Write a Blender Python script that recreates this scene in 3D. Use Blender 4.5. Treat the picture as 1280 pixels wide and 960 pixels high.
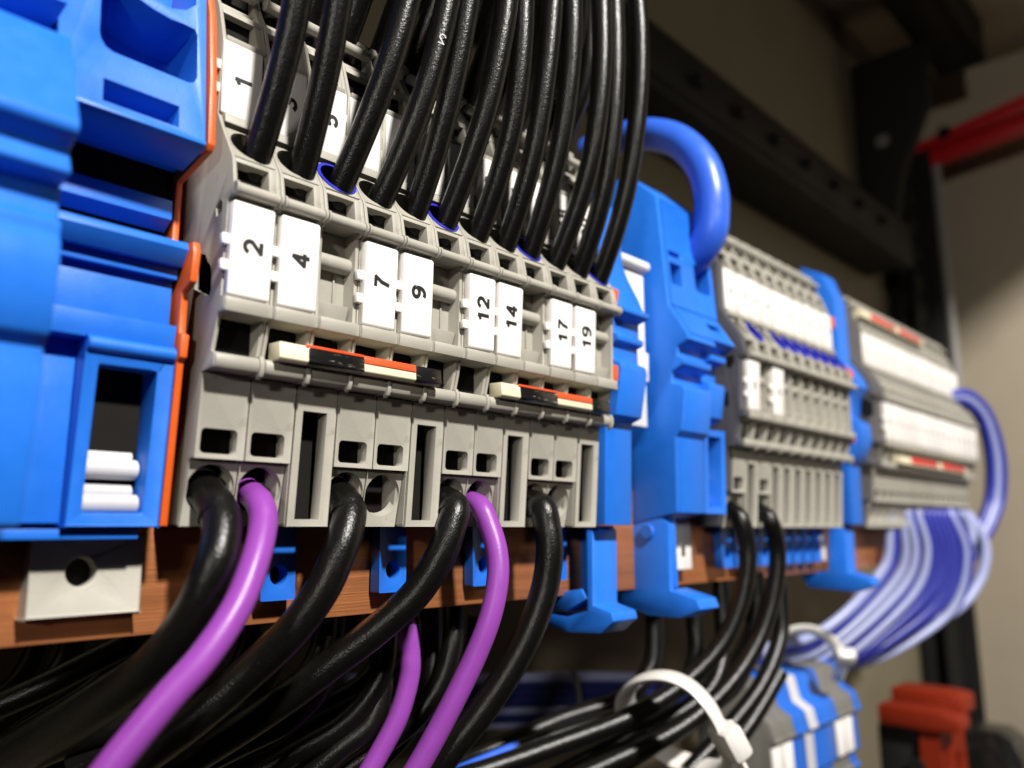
import bpy, math, random
from mathutils import Vector, Matrix
from mathutils.geometry import tessellate_polygon

S = 0.001                      # everything below is written in millimetres
random.seed(7)
scene = bpy.context.scene
for o in list(bpy.data.objects):
    bpy.data.objects.remove(o)

# ------------------------------------------------------------------ camera
cam_data = bpy.data.cameras.new('camera')
cam = bpy.data.objects.new('camera', cam_data)
scene.collection.objects.link(cam)
scene.camera = cam
cam_data.sensor_width = 36.0
cam_data.lens = 28.125
cam_data.clip_start = 0.004
cam_data.clip_end = 20.0
cam.matrix_world = Matrix(((0.6905183, -0.1281374, -0.7118745, -0.0392265), (-0.7233149, -0.1223274, -0.6795966, -0.0798028), (0.0000000, 0.9841833, -0.1771530, -0.0374927), (0.0000000, 0.0000000, 0.0000000, 1.0000000)))
cam_data.dof.use_dof = True
cam_data.dof.focus_distance = 0.108
cam_data.dof.aperture_fstop = 14.5
cam_data.dof.aperture_blades = 7

# ------------------------------------------------------------------ world and lamps
world = bpy.data.worlds.new('World')
scene.world = world
world.use_nodes = True
bg = world.node_tree.nodes['Background']
bg.inputs[0].default_value = (1.0, 0.93, 0.85, 1)
bg.inputs[1].default_value = 0.004


def area(name, loc, target, size, watts, color):
    d = bpy.data.lights.new(name, 'AREA')
    d.shape = 'DISK'
    d.size = size * S
    d.energy = watts
    d.color = color
    o = bpy.data.objects.new(name, d)
    scene.collection.objects.link(o)
    o.location = Vector(loc) * S
    o.rotation_euler = (Vector(target) - Vector(loc)).to_track_quat('-Z', 'Y').to_euler()
    return o


area('key_lamp', (-90, -640, 570), (40, 0, -10), 62, 18.5, (1.0, 0.955, 0.9))
area('room_lamp', (-640, -470, 120), (40, 0, -30), 60, 1.8, (1.0, 0.93, 0.84))

scene.view_settings.view_transform = 'Standard'
scene.view_settings.look = 'None'
scene.view_settings.exposure = 0.0
scene.view_settings.gamma = 1.0
scene.view_settings.use_curve_mapping = False
scene.render.engine = 'CYCLES'
scene.cycles.use_denoising = True
scene.cycles.max_bounces = 6

# ------------------------------------------------------------------ materials
MATS = {}


def mat(name, col, rough=0.5, metal=0.0, var=0.12, vscale=400, bump=0.05, bscale=3000, spec=0.5, coat=0.0, stretch=None,
        rvar=0.12, trans=0.0, tint=0.06, wear=None):
    m = bpy.data.materials.new(name)
    m.use_nodes = True
    nt = m.node_tree
    b = nt.nodes['Principled BSDF']
    tc = nt.nodes.new('ShaderNodeTexCoord')
    mp = nt.nodes.new('ShaderNodeMapping')
    nt.links.new(tc.outputs['Object'], mp.inputs['Vector'])
    if stretch:
        mp.inputs['Scale'].default_value = stretch
    n1 = nt.nodes.new('ShaderNodeTexNoise')
    n1.inputs['Scale'].default_value = vscale
    n1.inputs['Detail'].default_value = 6
    nt.links.new(mp.outputs['Vector'], n1.inputs['Vector'])
    mix = nt.nodes.new('ShaderNodeMix')
    mix.data_type = 'RGBA'
    mix.inputs[6].default_value = (*[c * (1 - var) for c in col], 1)
    mix.inputs[7].default_value = (*[min(1, c * (1 + var)) for c in col], 1)
    nt.links.new(n1.outputs['Fac'], mix.inputs[0])
    oi = nt.nodes.new('ShaderNodeObjectInfo')
    hv = nt.nodes.new('ShaderNodeHueSaturation')
    vr = nt.nodes.new('ShaderNodeMapRange')
    vr.inputs['To Min'].default_value = 1 - tint
    vr.inputs['To Max'].default_value = 1 + tint
    nt.links.new(oi.outputs['Random'], vr.inputs['Value'])
    nt.links.new(vr.outputs['Result'], hv.inputs['Value'])
    if wear:                                    # scuffs and smudges with a shape of their own
        wn = nt.nodes.new('ShaderNodeTexNoise')
        wn.inputs['Scale'].default_value = wear[2]
        wn.inputs['Detail'].default_value = 8
        wn.inputs['Roughness'].default_value = 0.7
        nt.links.new(mp.outputs['Vector'], wn.inputs['Vector'])
        wr = nt.nodes.new('ShaderNodeMapRange')
        wr.inputs['From Min'].default_value = wear[1]
        wr.inputs['From Max'].default_value = wear[1] + 0.10
        nt.links.new(wn.outputs['Fac'], wr.inputs['Value'])
        wm = nt.nodes.new('ShaderNodeMix')
        wm.data_type = 'RGBA'
        wm.inputs[7].default_value = (*wear[0], 1)
        nt.links.new(mix.outputs[2], wm.inputs[6])
        nt.links.new(wr.outputs['Result'], wm.inputs[0])
        nt.links.new(wm.outputs[2], hv.inputs['Color'])
    else:
        nt.links.new(mix.outputs[2], hv.inputs['Color'])
    nt.links.new(hv.outputs['Color'], b.inputs['Base Color'])
    mr = nt.nodes.new('ShaderNodeMapRange')
    mr.inputs['To Min'].default_value = max(0.02, rough - rvar)
    mr.inputs['To Max'].default_value = min(1, rough + rvar)
    n2 = nt.nodes.new('ShaderNodeTexNoise')
    n2.inputs['Scale'].default_value = bscale
    n2.inputs['Detail'].default_value = 3
    nt.links.new(mp.outputs['Vector'], n2.inputs['Vector'])
    nt.links.new(n1.outputs['Fac'], mr.inputs['Value'])
    nt.links.new(mr.outputs['Result'], b.inputs['Roughness'])
    bp = nt.nodes.new('ShaderNodeBump')
    bp.inputs['Strength'].default_value = bump
    bp.inputs['Distance'].default_value = 0.0002
    nt.links.new(n2.outputs['Fac'], bp.inputs['Height'])
    nt.links.new(bp.outputs['Normal'], b.inputs['Normal'])
    b.inputs['Metallic'].default_value = metal
    b.inputs['Specular IOR Level'].default_value = spec
    b.inputs['Coat Weight'].default_value = coat
    if trans:
        b.inputs['Subsurface Weight'].default_value = trans
        b.inputs['Subsurface Radius'].default_value = (0.002, 0.002, 0.0015)
    MATS[name] = m
    return m


mat('blue', (0.011, 0.145, 0.64), 0.45, var=0.09, bump=0.09, bscale=3200, spec=0.5, wear=((0.10, 0.30, 0.80), 0.70, 260))
mat('blue_foot', (0.01, 0.12, 0.55), 0.4, var=0.08, bump=0.06)
mat('grey', (0.335, 0.32, 0.275), 0.48, var=0.09, bump=0.13, bscale=3500, spec=0.45, wear=((0.25, 0.23, 0.19), 0.62, 330))
mat('dark_grey', (0.06, 0.06, 0.068), 0.5, var=0.08, bump=0.08)
mat('tag_white', (0.74, 0.715, 0.69), 0.42, var=0.03, bump=0.03, spec=0.4, wear=((0.60, 0.55, 0.47), 0.66, 220))
mat('ink', (0.006, 0.006, 0.007), 0.6, var=0.0)
mat('orange', (0.62, 0.095, 0.010), 0.42, var=0.1, bump=0.06)
mat('red_orange', (0.72, 0.075, 0.018), 0.35, var=0.15, bump=0.3, bscale=1500, stretch=(0.3, 1, 2), wear=((0.08, 0.02, 0.012), 0.66, 800))
mat('cream', (0.62, 0.57, 0.40), 0.45, var=0.08, bump=0.06)
mat('gloss_black', (0.008, 0.008, 0.008), 0.22, var=0.3, bump=0.3, bscale=1500, stretch=(0.3, 1, 2), wear=((0.38, 0.33, 0.24), 0.60, 900))
mat('wire_black', (0.0035, 0.0032, 0.0028), 0.30, var=0.3, vscale=900, bump=0.34, bscale=3600, spec=0.36, rvar=0.06, wear=((0.05, 0.046, 0.042), 0.66, 700))
mat('wire_purple', (0.225, 0.045, 0.31), 0.4, var=0.08, bump=0.08, bscale=2600, spec=0.4)
mat('wire_blue', (0.028, 0.036, 0.30), 0.4, var=0.08)
mat('wire_royal', (0.03, 0.115, 0.62), 0.36, var=0.06, spec=0.5)
mat('wire_pale', (0.30, 0.335, 0.56), 0.4, var=0.06)
mat('wire_navy', (0.012, 0.018, 0.12), 0.4, var=0.1)
mat('collar_blue', (0.015, 0.02, 0.42), 0.4, var=0.05)
mat('copper', (0.52, 0.195, 0.075), 0.33, metal=0.55, var=0.35, vscale=160, bump=0.35, bscale=500, stretch=(0.25, 6, 9))
mat('nylon', (0.62, 0.60, 0.57), 0.35, var=0.03, trans=0.3)
mat('shade_black', (0.008, 0.007, 0.006), 0.7, var=0.2, spec=0.12)  # near black that stands in for shade inside cells and holes
mat('steel', (0.45, 0.45, 0.46), 0.35, metal=0.9, var=0.1)
mat('black_steel', (0.008, 0.0075, 0.007), 0.65, var=0.3, vscale=60, spec=0.2)
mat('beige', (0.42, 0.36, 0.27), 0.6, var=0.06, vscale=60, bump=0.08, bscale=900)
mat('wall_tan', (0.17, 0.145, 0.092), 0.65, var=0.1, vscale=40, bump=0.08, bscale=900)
mat('red_paint', (0.55, 0.008, 0.014), 0.4, var=0.1)
mat('grey_shaded', (0.15, 0.145, 0.13), 0.5, var=0.1)  # darker copy of grey, with the lower row's shade in the colour
mat('rod_grey', (0.22, 0.21, 0.20), 0.45, var=0.1)
mat('orange_red_shaded', (0.20, 0.016, 0.004), 0.55, spec=0.2, var=0.1)  # orange red darkened, the shade around the holder put into its colour
mat('lamp_grey', (0.50, 0.50, 0.52), 0.4, var=0.05)


# ------------------------------------------------------------------ mesh builder
class MB:
    def __init__(self):
        self.v = []
        self.f = []

    def add(self, vs, fs):
        k = len(self.v)
        self.v += [tuple(p) for p in vs]
        self.f += [tuple(i + k for i in f) for f in fs]
        return self

    def prism(self, poly, x0, x1):
        """polygon of (y, z) points swept along x"""
        a = sum(poly[i][0] * poly[(i + 1) % len(poly)][1] - poly[(i + 1) % len(poly)][0] * poly[i][1] for i in range(len(poly)))
        if a < 0:
            poly = poly[::-1]
        n = len(poly)
        vs = [(x0, y, z) for y, z in poly] + [(x1, y, z) for y, z in poly]
        fs = [tuple(range(n))[::-1], tuple(range(n, 2 * n))]
        fs += [(i, (i + 1) % n, (i + 1) % n + n, i + n) for i in range(n)]
        return self.add(vs, fs)

    def box(self, x0, x1, y0, y1, z0, z1):
        return self.prism([(y0, z0), (y1, z0), (y1, z1), (y0, z1)], x0, x1)

    def plate(self, outer, holes, a, b, thick):
        """outline and holes in (x, s); s runs from a to b, both (y, z); the plate goes back by thick"""
        L = math.hypot(b[0] - a[0], b[1] - a[1])
        e = Vector((0, (b[0] - a[0]) / L, (b[1] - a[1]) / L))
        n = Vector((1, 0, 0)).cross(e)          # front normal when s runs upwards
        if n.y > 0:
            n = -n
        o = Vector((0, a[0], a[1]))
        loops = [list(outer)] + [list(h) for h in holes]
        flat = [p for l in loops for p in l]
        P = [o + Vector((x, 0, 0)) + e * s for x, s in flat]
        tri = tessellate_polygon([[Vector((x, s, 0)) for x, s in l] for l in loops])
        N = len(P)
        vs = P + [p - n * thick for p in P]
        fs = []
        for t in tri:
            q = (P[t[1]] - P[t[0]]).cross(P[t[2]] - P[t[0]])
            if q.dot(n) < 0:
                t = (t[0], t[2], t[1])
            fs.append(tuple(t))
            fs.append((t[2] + N, t[1] + N, t[0] + N))
        k = 0
        for li, l in enumerate(loops):
            m = len(l)
            for i in range(m):
                i0, i1 = k + i, k + (i + 1) % m
                fs.append((i0, i1, i1 + N, i0 + N))
            k += m
        return self.add(vs, fs)

    def rings(self, rings, cap=True, closed=True):
        n = len(rings[0])
        vs = [p for r in rings for p in r]
        fs = []
        for k in range(len(rings) - 1):
            for i in range(n):
                j = (i + 1) % n
                fs.append((k * n + i, k * n + j, (k + 1) * n + j, (k + 1) * n + i))
        if cap:
            fs.append(tuple(range(n))[::-1])
            fs.append(tuple((len(rings) - 1) * n + i for i in range(n)))
        return self.add(vs, fs)

    def cyl_x(self, x0, x1, y, z, r, seg=16):
        def ring(x, rr):
            return [(x, y + rr * math.cos(t), z + rr * math.sin(t)) for t in [2 * math.pi * i / seg for i in range(seg)]]
        c = min(r * 0.15, (x1 - x0) * 0.2)
        return self.rings([ring(x0, r - c), ring(x0 + c, r), ring(x1 - c, r), ring(x1, r - c)])

    def funnel(self, cx, s, a, b, prof, seg=24):
        """conical sleeve set in a plate; prof = [(radius, depth)]"""
        L = math.hypot(b[0] - a[0], b[1] - a[1])
        e = Vector((0, (b[0] - a[0]) / L, (b[1] - a[1]) / L))
        n = Vector((1, 0, 0)).cross(e)
        if n.y > 0:
            n = -n
        o = Vector((cx, a[0], a[1])) + e * s
        rr = []
        for r, d in prof:
            rr.append([o - n * d + (Vector((1, 0, 0)) * math.cos(t) + e * math.sin(t)) * r
                       for t in [2 * math.pi * i / seg for i in range(seg)]])
        return self.rings(rr, cap=False)

    def tube(self, pts, r, seg=16, sub=6, flat=None):
        P = catmull([Vector(p) for p in pts], sub)
        T = [(P[min(i + 1, len(P) - 1)] - P[max(i - 1, 0)]).normalized() for i in range(len(P))]
        u = T[0].orthogonal().normalized() if flat is None else (Vector(flat) - T[0] * T[0].dot(Vector(flat))).normalized()
        rings = []
        for p, t in zip(P, T):
            u = (u - t * u.dot(t)).normalized()
            w = t.cross(u)
            ra, rb = (r, r) if not isinstance(r, tuple) else r
            rings.append([p + u * math.cos(k) * ra + w * math.sin(k) * rb for k in [2 * math.pi * i / seg for i in range(seg)]])
        return self.rings(rings)

    def mesh(self, name, m, bevel=0.0, sharp=38):
        me = bpy.data.meshes.new(name)
        me.from_pydata([(x * S, y * S, z * S) for x, y, z in self.v], [], self.f)
        me.validate()
        me.materials.append(MATS[m])
        if bevel:
            o = bpy.data.objects.new('tmp', me)
            scene.collection.objects.link(o)
            b = o.modifiers.new('bevel', 'BEVEL')
            b.width = bevel * S
            b.segments = 2
            b.limit_method = 'ANGLE'
            b.angle_limit = math.radians(40)
            b.use_clamp_overlap = True
            dg = bpy.context.evaluated_depsgraph_get()
            me2 = bpy.data.meshes.new_from_object(o.evaluated_get(dg))
            bpy.data.objects.remove(o)
            me2.name = name
            me = me2
        for p in me.polygons:
            p.use_smooth = True
        me.set_sharp_from_angle(angle=math.radians(sharp))
        return me

    def build(self, name, m, parent=None, bevel=0.0, sharp=38):
        return link(name, self.mesh(name, m, bevel, sharp), parent)


def catmull(P, sub):
    if sub <= 1:
        return P
    out = []
    for i in range(len(P) - 1):
        a, b, c, d = P[max(i - 1, 0)], P[i], P[i + 1], P[min(i + 2, len(P) - 1)]
        for k in range(sub):
            t = k / sub
            out.append(0.5 * ((2 * b) + (c - a) * t + (2 * a - 5 * b + 4 * c - d) * t * t + (3 * b - a - 3 * c + d) * t ** 3))
    out.append(P[-1])
    return out


def link(name, me, parent=None):
    o = bpy.data.objects.new(name, me)
    scene.collection.objects.link(o)
    if parent is not None:
        o.parent = parent
    return o


def tag(o, label, cat, group=None, kind=None):
    o['label'] = label
    o['category'] = cat
    if group:
        o['group'] = group
    if kind:
        o['kind'] = kind
    return o


def struct(o, kind='structure'):
    o['kind'] = kind
    return o


def thing(name, label, cat, loc=(0, 0, 0), group=None):
    o = bpy.data.objects.new(name, None)
    scene.collection.objects.link(o)
    o.empty_display_size = 0.005
    o.location = Vector(loc) * S
    return tag(o, label, cat, group)


def rrect(x0, x1, s0, s1, r, seg=4):
    out = []
    for cx, cy, a0 in ((x1 - r, s1 - r, 0), (x0 + r, s1 - r, 90), (x0 + r, s0 + r, 180), (x1 - r, s0 + r, 270)):
        for k in range(seg + 1):
            t = math.radians(a0 + 90 * k / seg)
            out.append((cx + r * math.cos(t), cy + r * math.sin(t)))
    return out


def circle(cx, cy, r, seg=24):
    return [(cx + r * math.cos(2 * math.pi * i / seg), cy + r * math.sin(2 * math.pi * i / seg)) for i in range(seg)]


def rect(x0, x1, s0, s1):
    return [(x0, s0), (x1, s0), (x1, s1), (x0, s1)]


TEXT = {}


def arc(cx, cy, rx, ry, a0, a1, n=14):
    return [(cx + rx * math.cos(math.radians(a0 + (a1 - a0) * k / n)), cy + ry * math.sin(math.radians(a0 + (a1 - a0) * k / n))) for k in range(n + 1)]


GLYPH = {                                  # centre lines of the bold digits, cap height 1
    '0': [arc(0.33, 0.5, 0.25, 0.41, 0, 360, 24)],
    '1': [[(0.42, 0.0), (0.42, 0.93)], [(0.42, 0.91), (0.34, 0.78), (0.16, 0.68)]],
    '2': [arc(0.33, 0.66, 0.24, 0.25, 170, -35, 12) + [(0.12, 0.09), (0.62, 0.09)]],
    '3': [arc(0.31, 0.69, 0.22, 0.22, 160, -80, 12) + arc(0.31, 0.29, 0.25, 0.21, 80, -160, 12)],
    '4': [[(0.47, 0.0), (0.47, 0.9), (0.09, 0.28), (0.66, 0.28)]],
    '5': [[(0.56, 0.91), (0.19, 0.91), (0.14, 0.5)] + arc(0.33, 0.31, 0.25, 0.24, 130, -155, 14)],
    '6': [arc(0.33, 0.3, 0.25, 0.22, 0, 360, 20), arc(0.38, 0.5, 0.30, 0.41, 195, 60, 10)],
    '7': [[(0.08, 0.91), (0.58, 0.91), (0.36, 0.5), (0.26, 0.0)]],
    '8': [arc(0.33, 0.7, 0.21, 0.2, 0, 360, 18), arc(0.33, 0.28, 0.25, 0.2, 0, 360, 20)],
    '9': [arc(0.33, 0.68, 0.25, 0.22, 0, 360, 20), arc(0.28, 0.48, 0.30, 0.4, 15, -120, 10)],
}


def text_mesh(txt, size, m='ink', bold=0.105):
    """bold digits drawn as flat strokes, centred on the origin"""
    key = (txt, size, m)
    if key in TEXT:
        return TEXT[key]
    vs, fs = [], []
    adv = 0.80
    off = -(adv * (len(txt) - 1) + 0.66) / 2
    k = 0
    for ci, ch in enumerate(txt):
        for st in GLYPH[ch]:
            n = len(st)
            for q in range(n - 1):
                (x0, y0), (x1, y1) = st[q], st[q + 1]
                L = math.hypot(x1 - x0, y1 - y0)
                dx, dy = (x1 - x0) / L * bold, (y1 - y0) / L * bold
                e = 0.55 if 0 < q < n - 2 else 0.0
                e0, e1 = (0.0 if q == 0 else 0.6), (0.0 if q == n - 2 else 0.6)
                k += 1
                h = 0.0006 * (k % 40)
                for px, py in ((x0 - dx * e0 - dy, y0 - dy * e0 + dx), (x0 - dx * e0 + dy, y0 - dy * e0 - dx),
                               (x1 + dx * e1 + dy, y1 + dy * e1 - dx), (x1 + dx * e1 - dy, y1 + dy * e1 + dx)):
                    vs.append(((px + off + ci * adv) * size * S * 1.08, (py - 0.5) * size * S, h * S))
                b = len(vs) - 4
                fs.append((b, b + 1, b + 2, b + 3))
    me = bpy.data.meshes.new('printed_number')
    me.from_pydata(vs, [], fs)
    me.materials.append(MATS[m])
    TEXT[key] = me
    return me


def put_text(txt, size, parent, x, a, b, z):
    """number printed on a tag face that runs from a (bottom) to b (top), read upwards"""
    r = Vector((0, b[0] - a[0], b[1] - a[1])).normalized()
    up = Vector((-1, 0, 0))
    n = r.cross(up)
    f = (z - a[1]) / (b[1] - a[1])
    p = Vector((x, a[0] + f * (b[0] - a[0]), z)) + n * 0.02
    o = link('printed_number', text_mesh(txt, size), parent)
    o.matrix_local = Matrix(((r.x, up.x, n.x, p.x * S), (r.y, up.y, n.y, p.y * S), (r.z, up.z, n.z, p.z * S), (0, 0, 0, 1)))
    return o


ORD = ['first', 'second', 'third', 'fourth', 'fifth', 'sixth', 'seventh', 'eighth', 'ninth', 'tenth', 'eleventh', 'twelfth',
       'thirteenth', 'fourteenth', 'fifteenth', 'sixteenth', 'seventeenth', 'eighteenth']

# ------------------------------------------------------------------ the cabinet around the rows
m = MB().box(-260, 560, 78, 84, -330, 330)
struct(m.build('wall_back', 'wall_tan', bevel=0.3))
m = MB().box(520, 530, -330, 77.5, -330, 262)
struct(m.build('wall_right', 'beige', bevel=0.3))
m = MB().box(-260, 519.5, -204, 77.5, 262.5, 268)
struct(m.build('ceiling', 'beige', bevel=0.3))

t = thing('frame_beam', 'black steel frame beam running along the cabinet back below the ceiling', 'beam', (0, 60, 104))
MB().box(-250, 420, -8, 17, 0, 5).build('flange', 'black_steel', t, 0.6)
MB().box(-250, 420, -8, -4, 5.1, 24).build('web', 'black_steel', t, 0.6)
MB().box(-250, 420, -3.8, 17, 19, 24).build('upper_flange', 'black_steel', t, 0.6)
for k in range(7):
    x = 190 + k * 30
    MB().cyl_x(x, x + 4, -9.6, 13, 2.2).build('bolt', 'black_steel', t)
t = thing('ceiling_beam', 'black steel beam under the ceiling towards the cabinet front', 'beam', (0, 30, 236))
MB().box(-250, 470, -14, -9, 0, 26).build('web', 'black_steel', t, 0.6)
MB().box(-250, 470, -8.8, 12, 0, 4).build('flange', 'black_steel', t, 0.6)
t = thing('corner_bracket', 'dark steel corner bracket joining the beams to the perforated post', 'bracket', (420, 44, 120))
MB().prism([(-8, 116), (33, 116), (33, -6), (18, -6), (10, 40), (-8, 80)], 0, 8).build('gusset', 'black_steel', t, 0.5)
MB().box(8.2, 34, 22, 33, 0, 116).build('leg', 'black_steel', t, 0.5)
MB().cyl_x(-2, 0, 18, 62, 4).build('bolt', 'steel', t)
MB().cyl_x(-2, 0, 22, 24, 3).build('bolt', 'black_steel', t)

t = thing('perforated_post', 'black perforated steel post in the far back corner of cabinet', 'post', (0, 0, -200))
pm = MB()
pa, pb = (62, 0), (62, 420)
pm.plate(rect(455, 478, 0, 400), [rect(462, 471, s, s + 9) for s in range(150, 390, 18)], pa, pb, 2.0)
pm.build('front_face', 'black_steel', t, 0.2)
MB().box(478.3, 481, 54, 77, 0, 400).build('side_flange', 'black_steel', t, 0.2)
MB().box(455, 478, 70, 77, 0, 400).build('back_face', 'black_steel', t, 0.2)

t = thing('door_rod', 'slim grey rod standing upright beside the perforated post', 'rod', (484, 52, 20))
MB().tube([(0, 0, 0), (0, 0, 80), (0, 0, 166)], 2.6, 16, 1).build('shaft', 'rod_grey', t)
MB().box(-4, 4, -2, 26, -6, 0).build('lower_clip', 'black_steel', t, 0.4)

t = thing('red_bracket', 'red painted steel bracket reaching out from the cabinet corner', 'bracket', (484, 34, 196))
MB().plate(rect(-5, 5, -2, 16), [], (40, -10), (40, 8), 4).build('mounting_lug', 'red_paint', t, 0.4)
arm = MB()
arm.add([(-3, 38, -12), (3, 38, -12), (3, -46, -4), (-3, -46, -4), (-3, 38, -2), (3, 38, -2), (3, -46, 6), (-3, -46, 6)],
        [(0, 1, 5, 4), (1, 2, 6, 5), (2, 3, 7, 6), (3, 0, 4, 7), (4, 5, 6, 7), (3, 2, 1, 0)])
arm.build('arm', 'red_paint', t, 0.6)
arm = MB()
arm.add([(-6, 38, -1.5), (4, 38, -1.5), (4, -46, 7), (-6, -46, 7), (-6, 38, 4), (4, 38, 4), (4, -46, 18), (-6, -46, 18)],
        [(0, 1, 5, 4), (1, 2, 6, 5), (2, 3, 7, 6), (3, 0, 4, 7), (4, 5, 6, 7), (3, 2, 1, 0)])
arm.build('upper_flange', 'red_paint', t, 0.8)
MB().cyl_x(-8, -6.2, 10, 7, 4).build('bolt_hole', 'black_steel', t)

# ------------------------------------------------------------------ the mounting rail
t = thing('mounting_rail', 'long brushed copper brown rail below the rows of terminal blocks', 'rail')
MB().box(-120, 330, 15.0, 17.2, -49.4, -30).build('rail_face', 'copper', t, 0.25)
MB().box(-120, 330, 17.3, 22.0, -49.4, -47.6).build('rail_lip', 'copper', t, 0.2)
MB().box(-120, 330, 17.3, 24.0, -31, 26).build('rail_web', 'black_steel', t, 0.2)

# ------------------------------------------------------------------ one grey terminal block, 6 mm wide
W = 5.88
TAG_LO = ((0.78, -12.2), (0.28, -1.75))
TAG_UP = ((5.2, 10.95), (5.3, 20.2))
ENT_A, ENT_B = (1.45, 4.1), (4.45, 8.75)             # upper wire entry face
LOW_A, LOW_B = (8.3, -37.3), (6.8, -30.05)           # lower wire entry face
FACE_A, FACE_B = (5.72, -29.9), (5.1, -20.35)        # flat lower face
SLOT_A, SLOT_B = (6.35, -37.3), (5.15, -20.35)       # open shaft of the earth blocks


def wall_profile(kind):
    up = [(14, 34), (11, 33.5), (9.0, 28.6), (7.5, 26.0), (6.9, 24.2), (5.7, 20.6), (5.75, 10.9), (4.6, 8.9), (1.55, 4.25), (1.2, 3.6), (0.55, 0.5),
          (0.6, -0.7), (1.75, -1.1), (1.9, -12.3), (1.0, -12.5), (1.0, -14.0), (2.35, -14.15), (3.4, -18.25), (2.6, -18.6), (2.6, -20.1)]
    if kind == 'slot':
        lo = [(5.6, -20.4), (6.75, -37.1), (14, -37.1)]
    else:
        lo = [(5.5, -20.4), (6.1, -29.7), (7.2, -30.2), (8.6, -37.1), (14, -37.1)]
    return up + lo


POCKET = [(8.2, -5.9), (6.2, -6.6), (5.6, -7.6), (4.9, -8.0), (4.4, -9.2), (4.3, -11.2), (4.7, -11.9), (8.6, -10.2)]
NOTCH = [(4.5, -1.3), (3.3, -0.6), (2.8, -1.2), (3.0, -2.2), (4.2, -2.6)]


def housing_mesh(kind):
    b = MB()
    prof = wall_profile(kind)
    # the left wall carries the cut-outs seen from the side
    a = [(y, z) for y, z in prof]
    tri_loops = [a, POCKET, NOTCH]
    flat = [p for l in tri_loops for p in l]
    tri = tessellate_polygon([[Vector((y, z, 0)) for y, z in l] for l in tri_loops])
    N = len(flat)
    vs = [(0.0, y, z) for y, z in flat] + [(0.45, y, z) for y, z in flat]
    fs = []
    for q in tri:
        p0, p1, p2 = [flat[i] for i in q]
        ar = (p1[0] - p0[0]) * (p2[1] - p0[1]) - (p2[0] - p0[0]) * (p1[1] - p0[1])
        if ar > 0:
            q = (q[0], q[2], q[1])
        fs.append(tuple(q))
        fs.append((q[2] + N, q[1] + N, q[0] + N))
    k = 0
    for l in tri_loops:
        for i in range(len(l)):
            i0, i1 = k + i, k + (i + 1) % len(l)
            fs.append((i0, i1, i1 + N, i0 + N))
        k += len(l)
    b.add(vs, fs)
    b.prism(prof, 5.35, W)
    x0, x1 = 0.4, 5.4
    # upper cell
    b.prism([(7.4, 25.9), (7.0, 24.9), (10.6, 25.2), (10.6, 26.2)], x0, x1)
    b.prism([(5.45, 21.1), (5.6, 20.4), (10.6, 20.5), (10.6, 21.0)], x0, x1)
    b.prism([(5.8, 21), (7.2, 25.2), (9.5, 25.4), (9.5, 21)], 4.55, x1)
    # seat behind the upper tag
    b.box(x0, x1, 6.4, 10.6, 10.9, 20.45)
    b.prism([(4.75, 10.75), (4.45, 9.5), (10.6, 9.3), (10.6, 10.8)], x0, x1)
    # upper wire entry
    b.plate(rect(0.3, 5.5, 0.0, 5.45), [circle(2.95, 2.95, 2.42)], ENT_A, ENT_B, 5.5)
    # cell under it
    b.prism([(1.3, 3.9), (1.15, 3.35), (4, 3.0), (5, 4.0)], x0, x1)
    b.prism([(1.1, 3.7), (0.7, 0.7), (5, 0.6), (5, 3.4)], 4.45, x1)
    b.box(x0, x1, 3.6, 5.2, 0.2, 3.6)
    b.box(x0, x1, 0.9, 5.2, -0.5, 0.35)
    # seat of the lower tag
    if kind == 'tagged':
        b.box(x0, x1, 1.95, 2.6, -12.3, -0.6)
        b.box(x0, x1, 2.6, 8.0, -5.2, -4.6)
    else:
        b.box(x0, x1, 4.1, 4.8, -12.3, -0.6)
        b.cyl_x(x0, x1, 3.3, -4.7, 1.05)
        b.prism([(2.0, -10.3), (2.6, -12.3), (4.2, -12.3), (4.2, -10.1)], x0, 4.75)
        b.box(3.6, 3.85, 3.85, 4.3, -10.2, -5.4)
    # first ledge
    b.prism([(0.78, -12.5), (0.68, -13.1), (0.85, -14.1), (4.2, -14.3), (4.2, -12.5)], 0.06, 5.3)
    # second ledge
    b.prism([(2.45, -18.55), (2.15, -19.0), (2.2, -19.7), (2.5, -20.15), (6.0, -20.3), (6.0, -18.5)], 0.08, 5.25)
    b.prism([(2.3, -18.3), (2.0, -18.9), (1.95, -19.9), (2.3, -20.6), (3.0, -20.9), (3.1, -18.2)], 5.3, 5.82)
    # lower part
    if kind == 'slot':
        b.plate(rect(0.1, 5.8, 0, 16.9), [rect(1.15, 4.55, 0.75, 13.9)], SLOT_A, SLOT_B, 2.0)
    else:
        b.plate(rect(0.03, 5.85, 0, 9.5), [rrect(0.55, 4.85, 0.55, 3.35, 0.55)], FACE_A, FACE_B, 1.3)
        b.plate(rect(0.05, 5.83, 0, 7.35), [circle(2.94, 4.2, 2.84, 32)], LOW_A, LOW_B, 0.5)
        b.box(x0, x1, 8.9, 10.6, -37.0, -36.2)
    # bars above
    b.box(x0, x1, 9.2, 10.6, 26.8, 27.6)
    return b.mesh('housing', 'grey', 0.09)




def cell_shade_mesh(kind):  # black boxes that paint the shade inside the open cells
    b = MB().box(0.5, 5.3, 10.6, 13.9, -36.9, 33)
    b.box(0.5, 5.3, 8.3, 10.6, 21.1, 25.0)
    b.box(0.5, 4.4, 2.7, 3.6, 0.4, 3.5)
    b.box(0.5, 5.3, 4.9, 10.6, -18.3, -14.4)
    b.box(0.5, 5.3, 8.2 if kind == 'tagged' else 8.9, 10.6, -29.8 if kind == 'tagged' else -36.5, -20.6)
    return b.mesh('cell_shade', 'shade_black')


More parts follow.
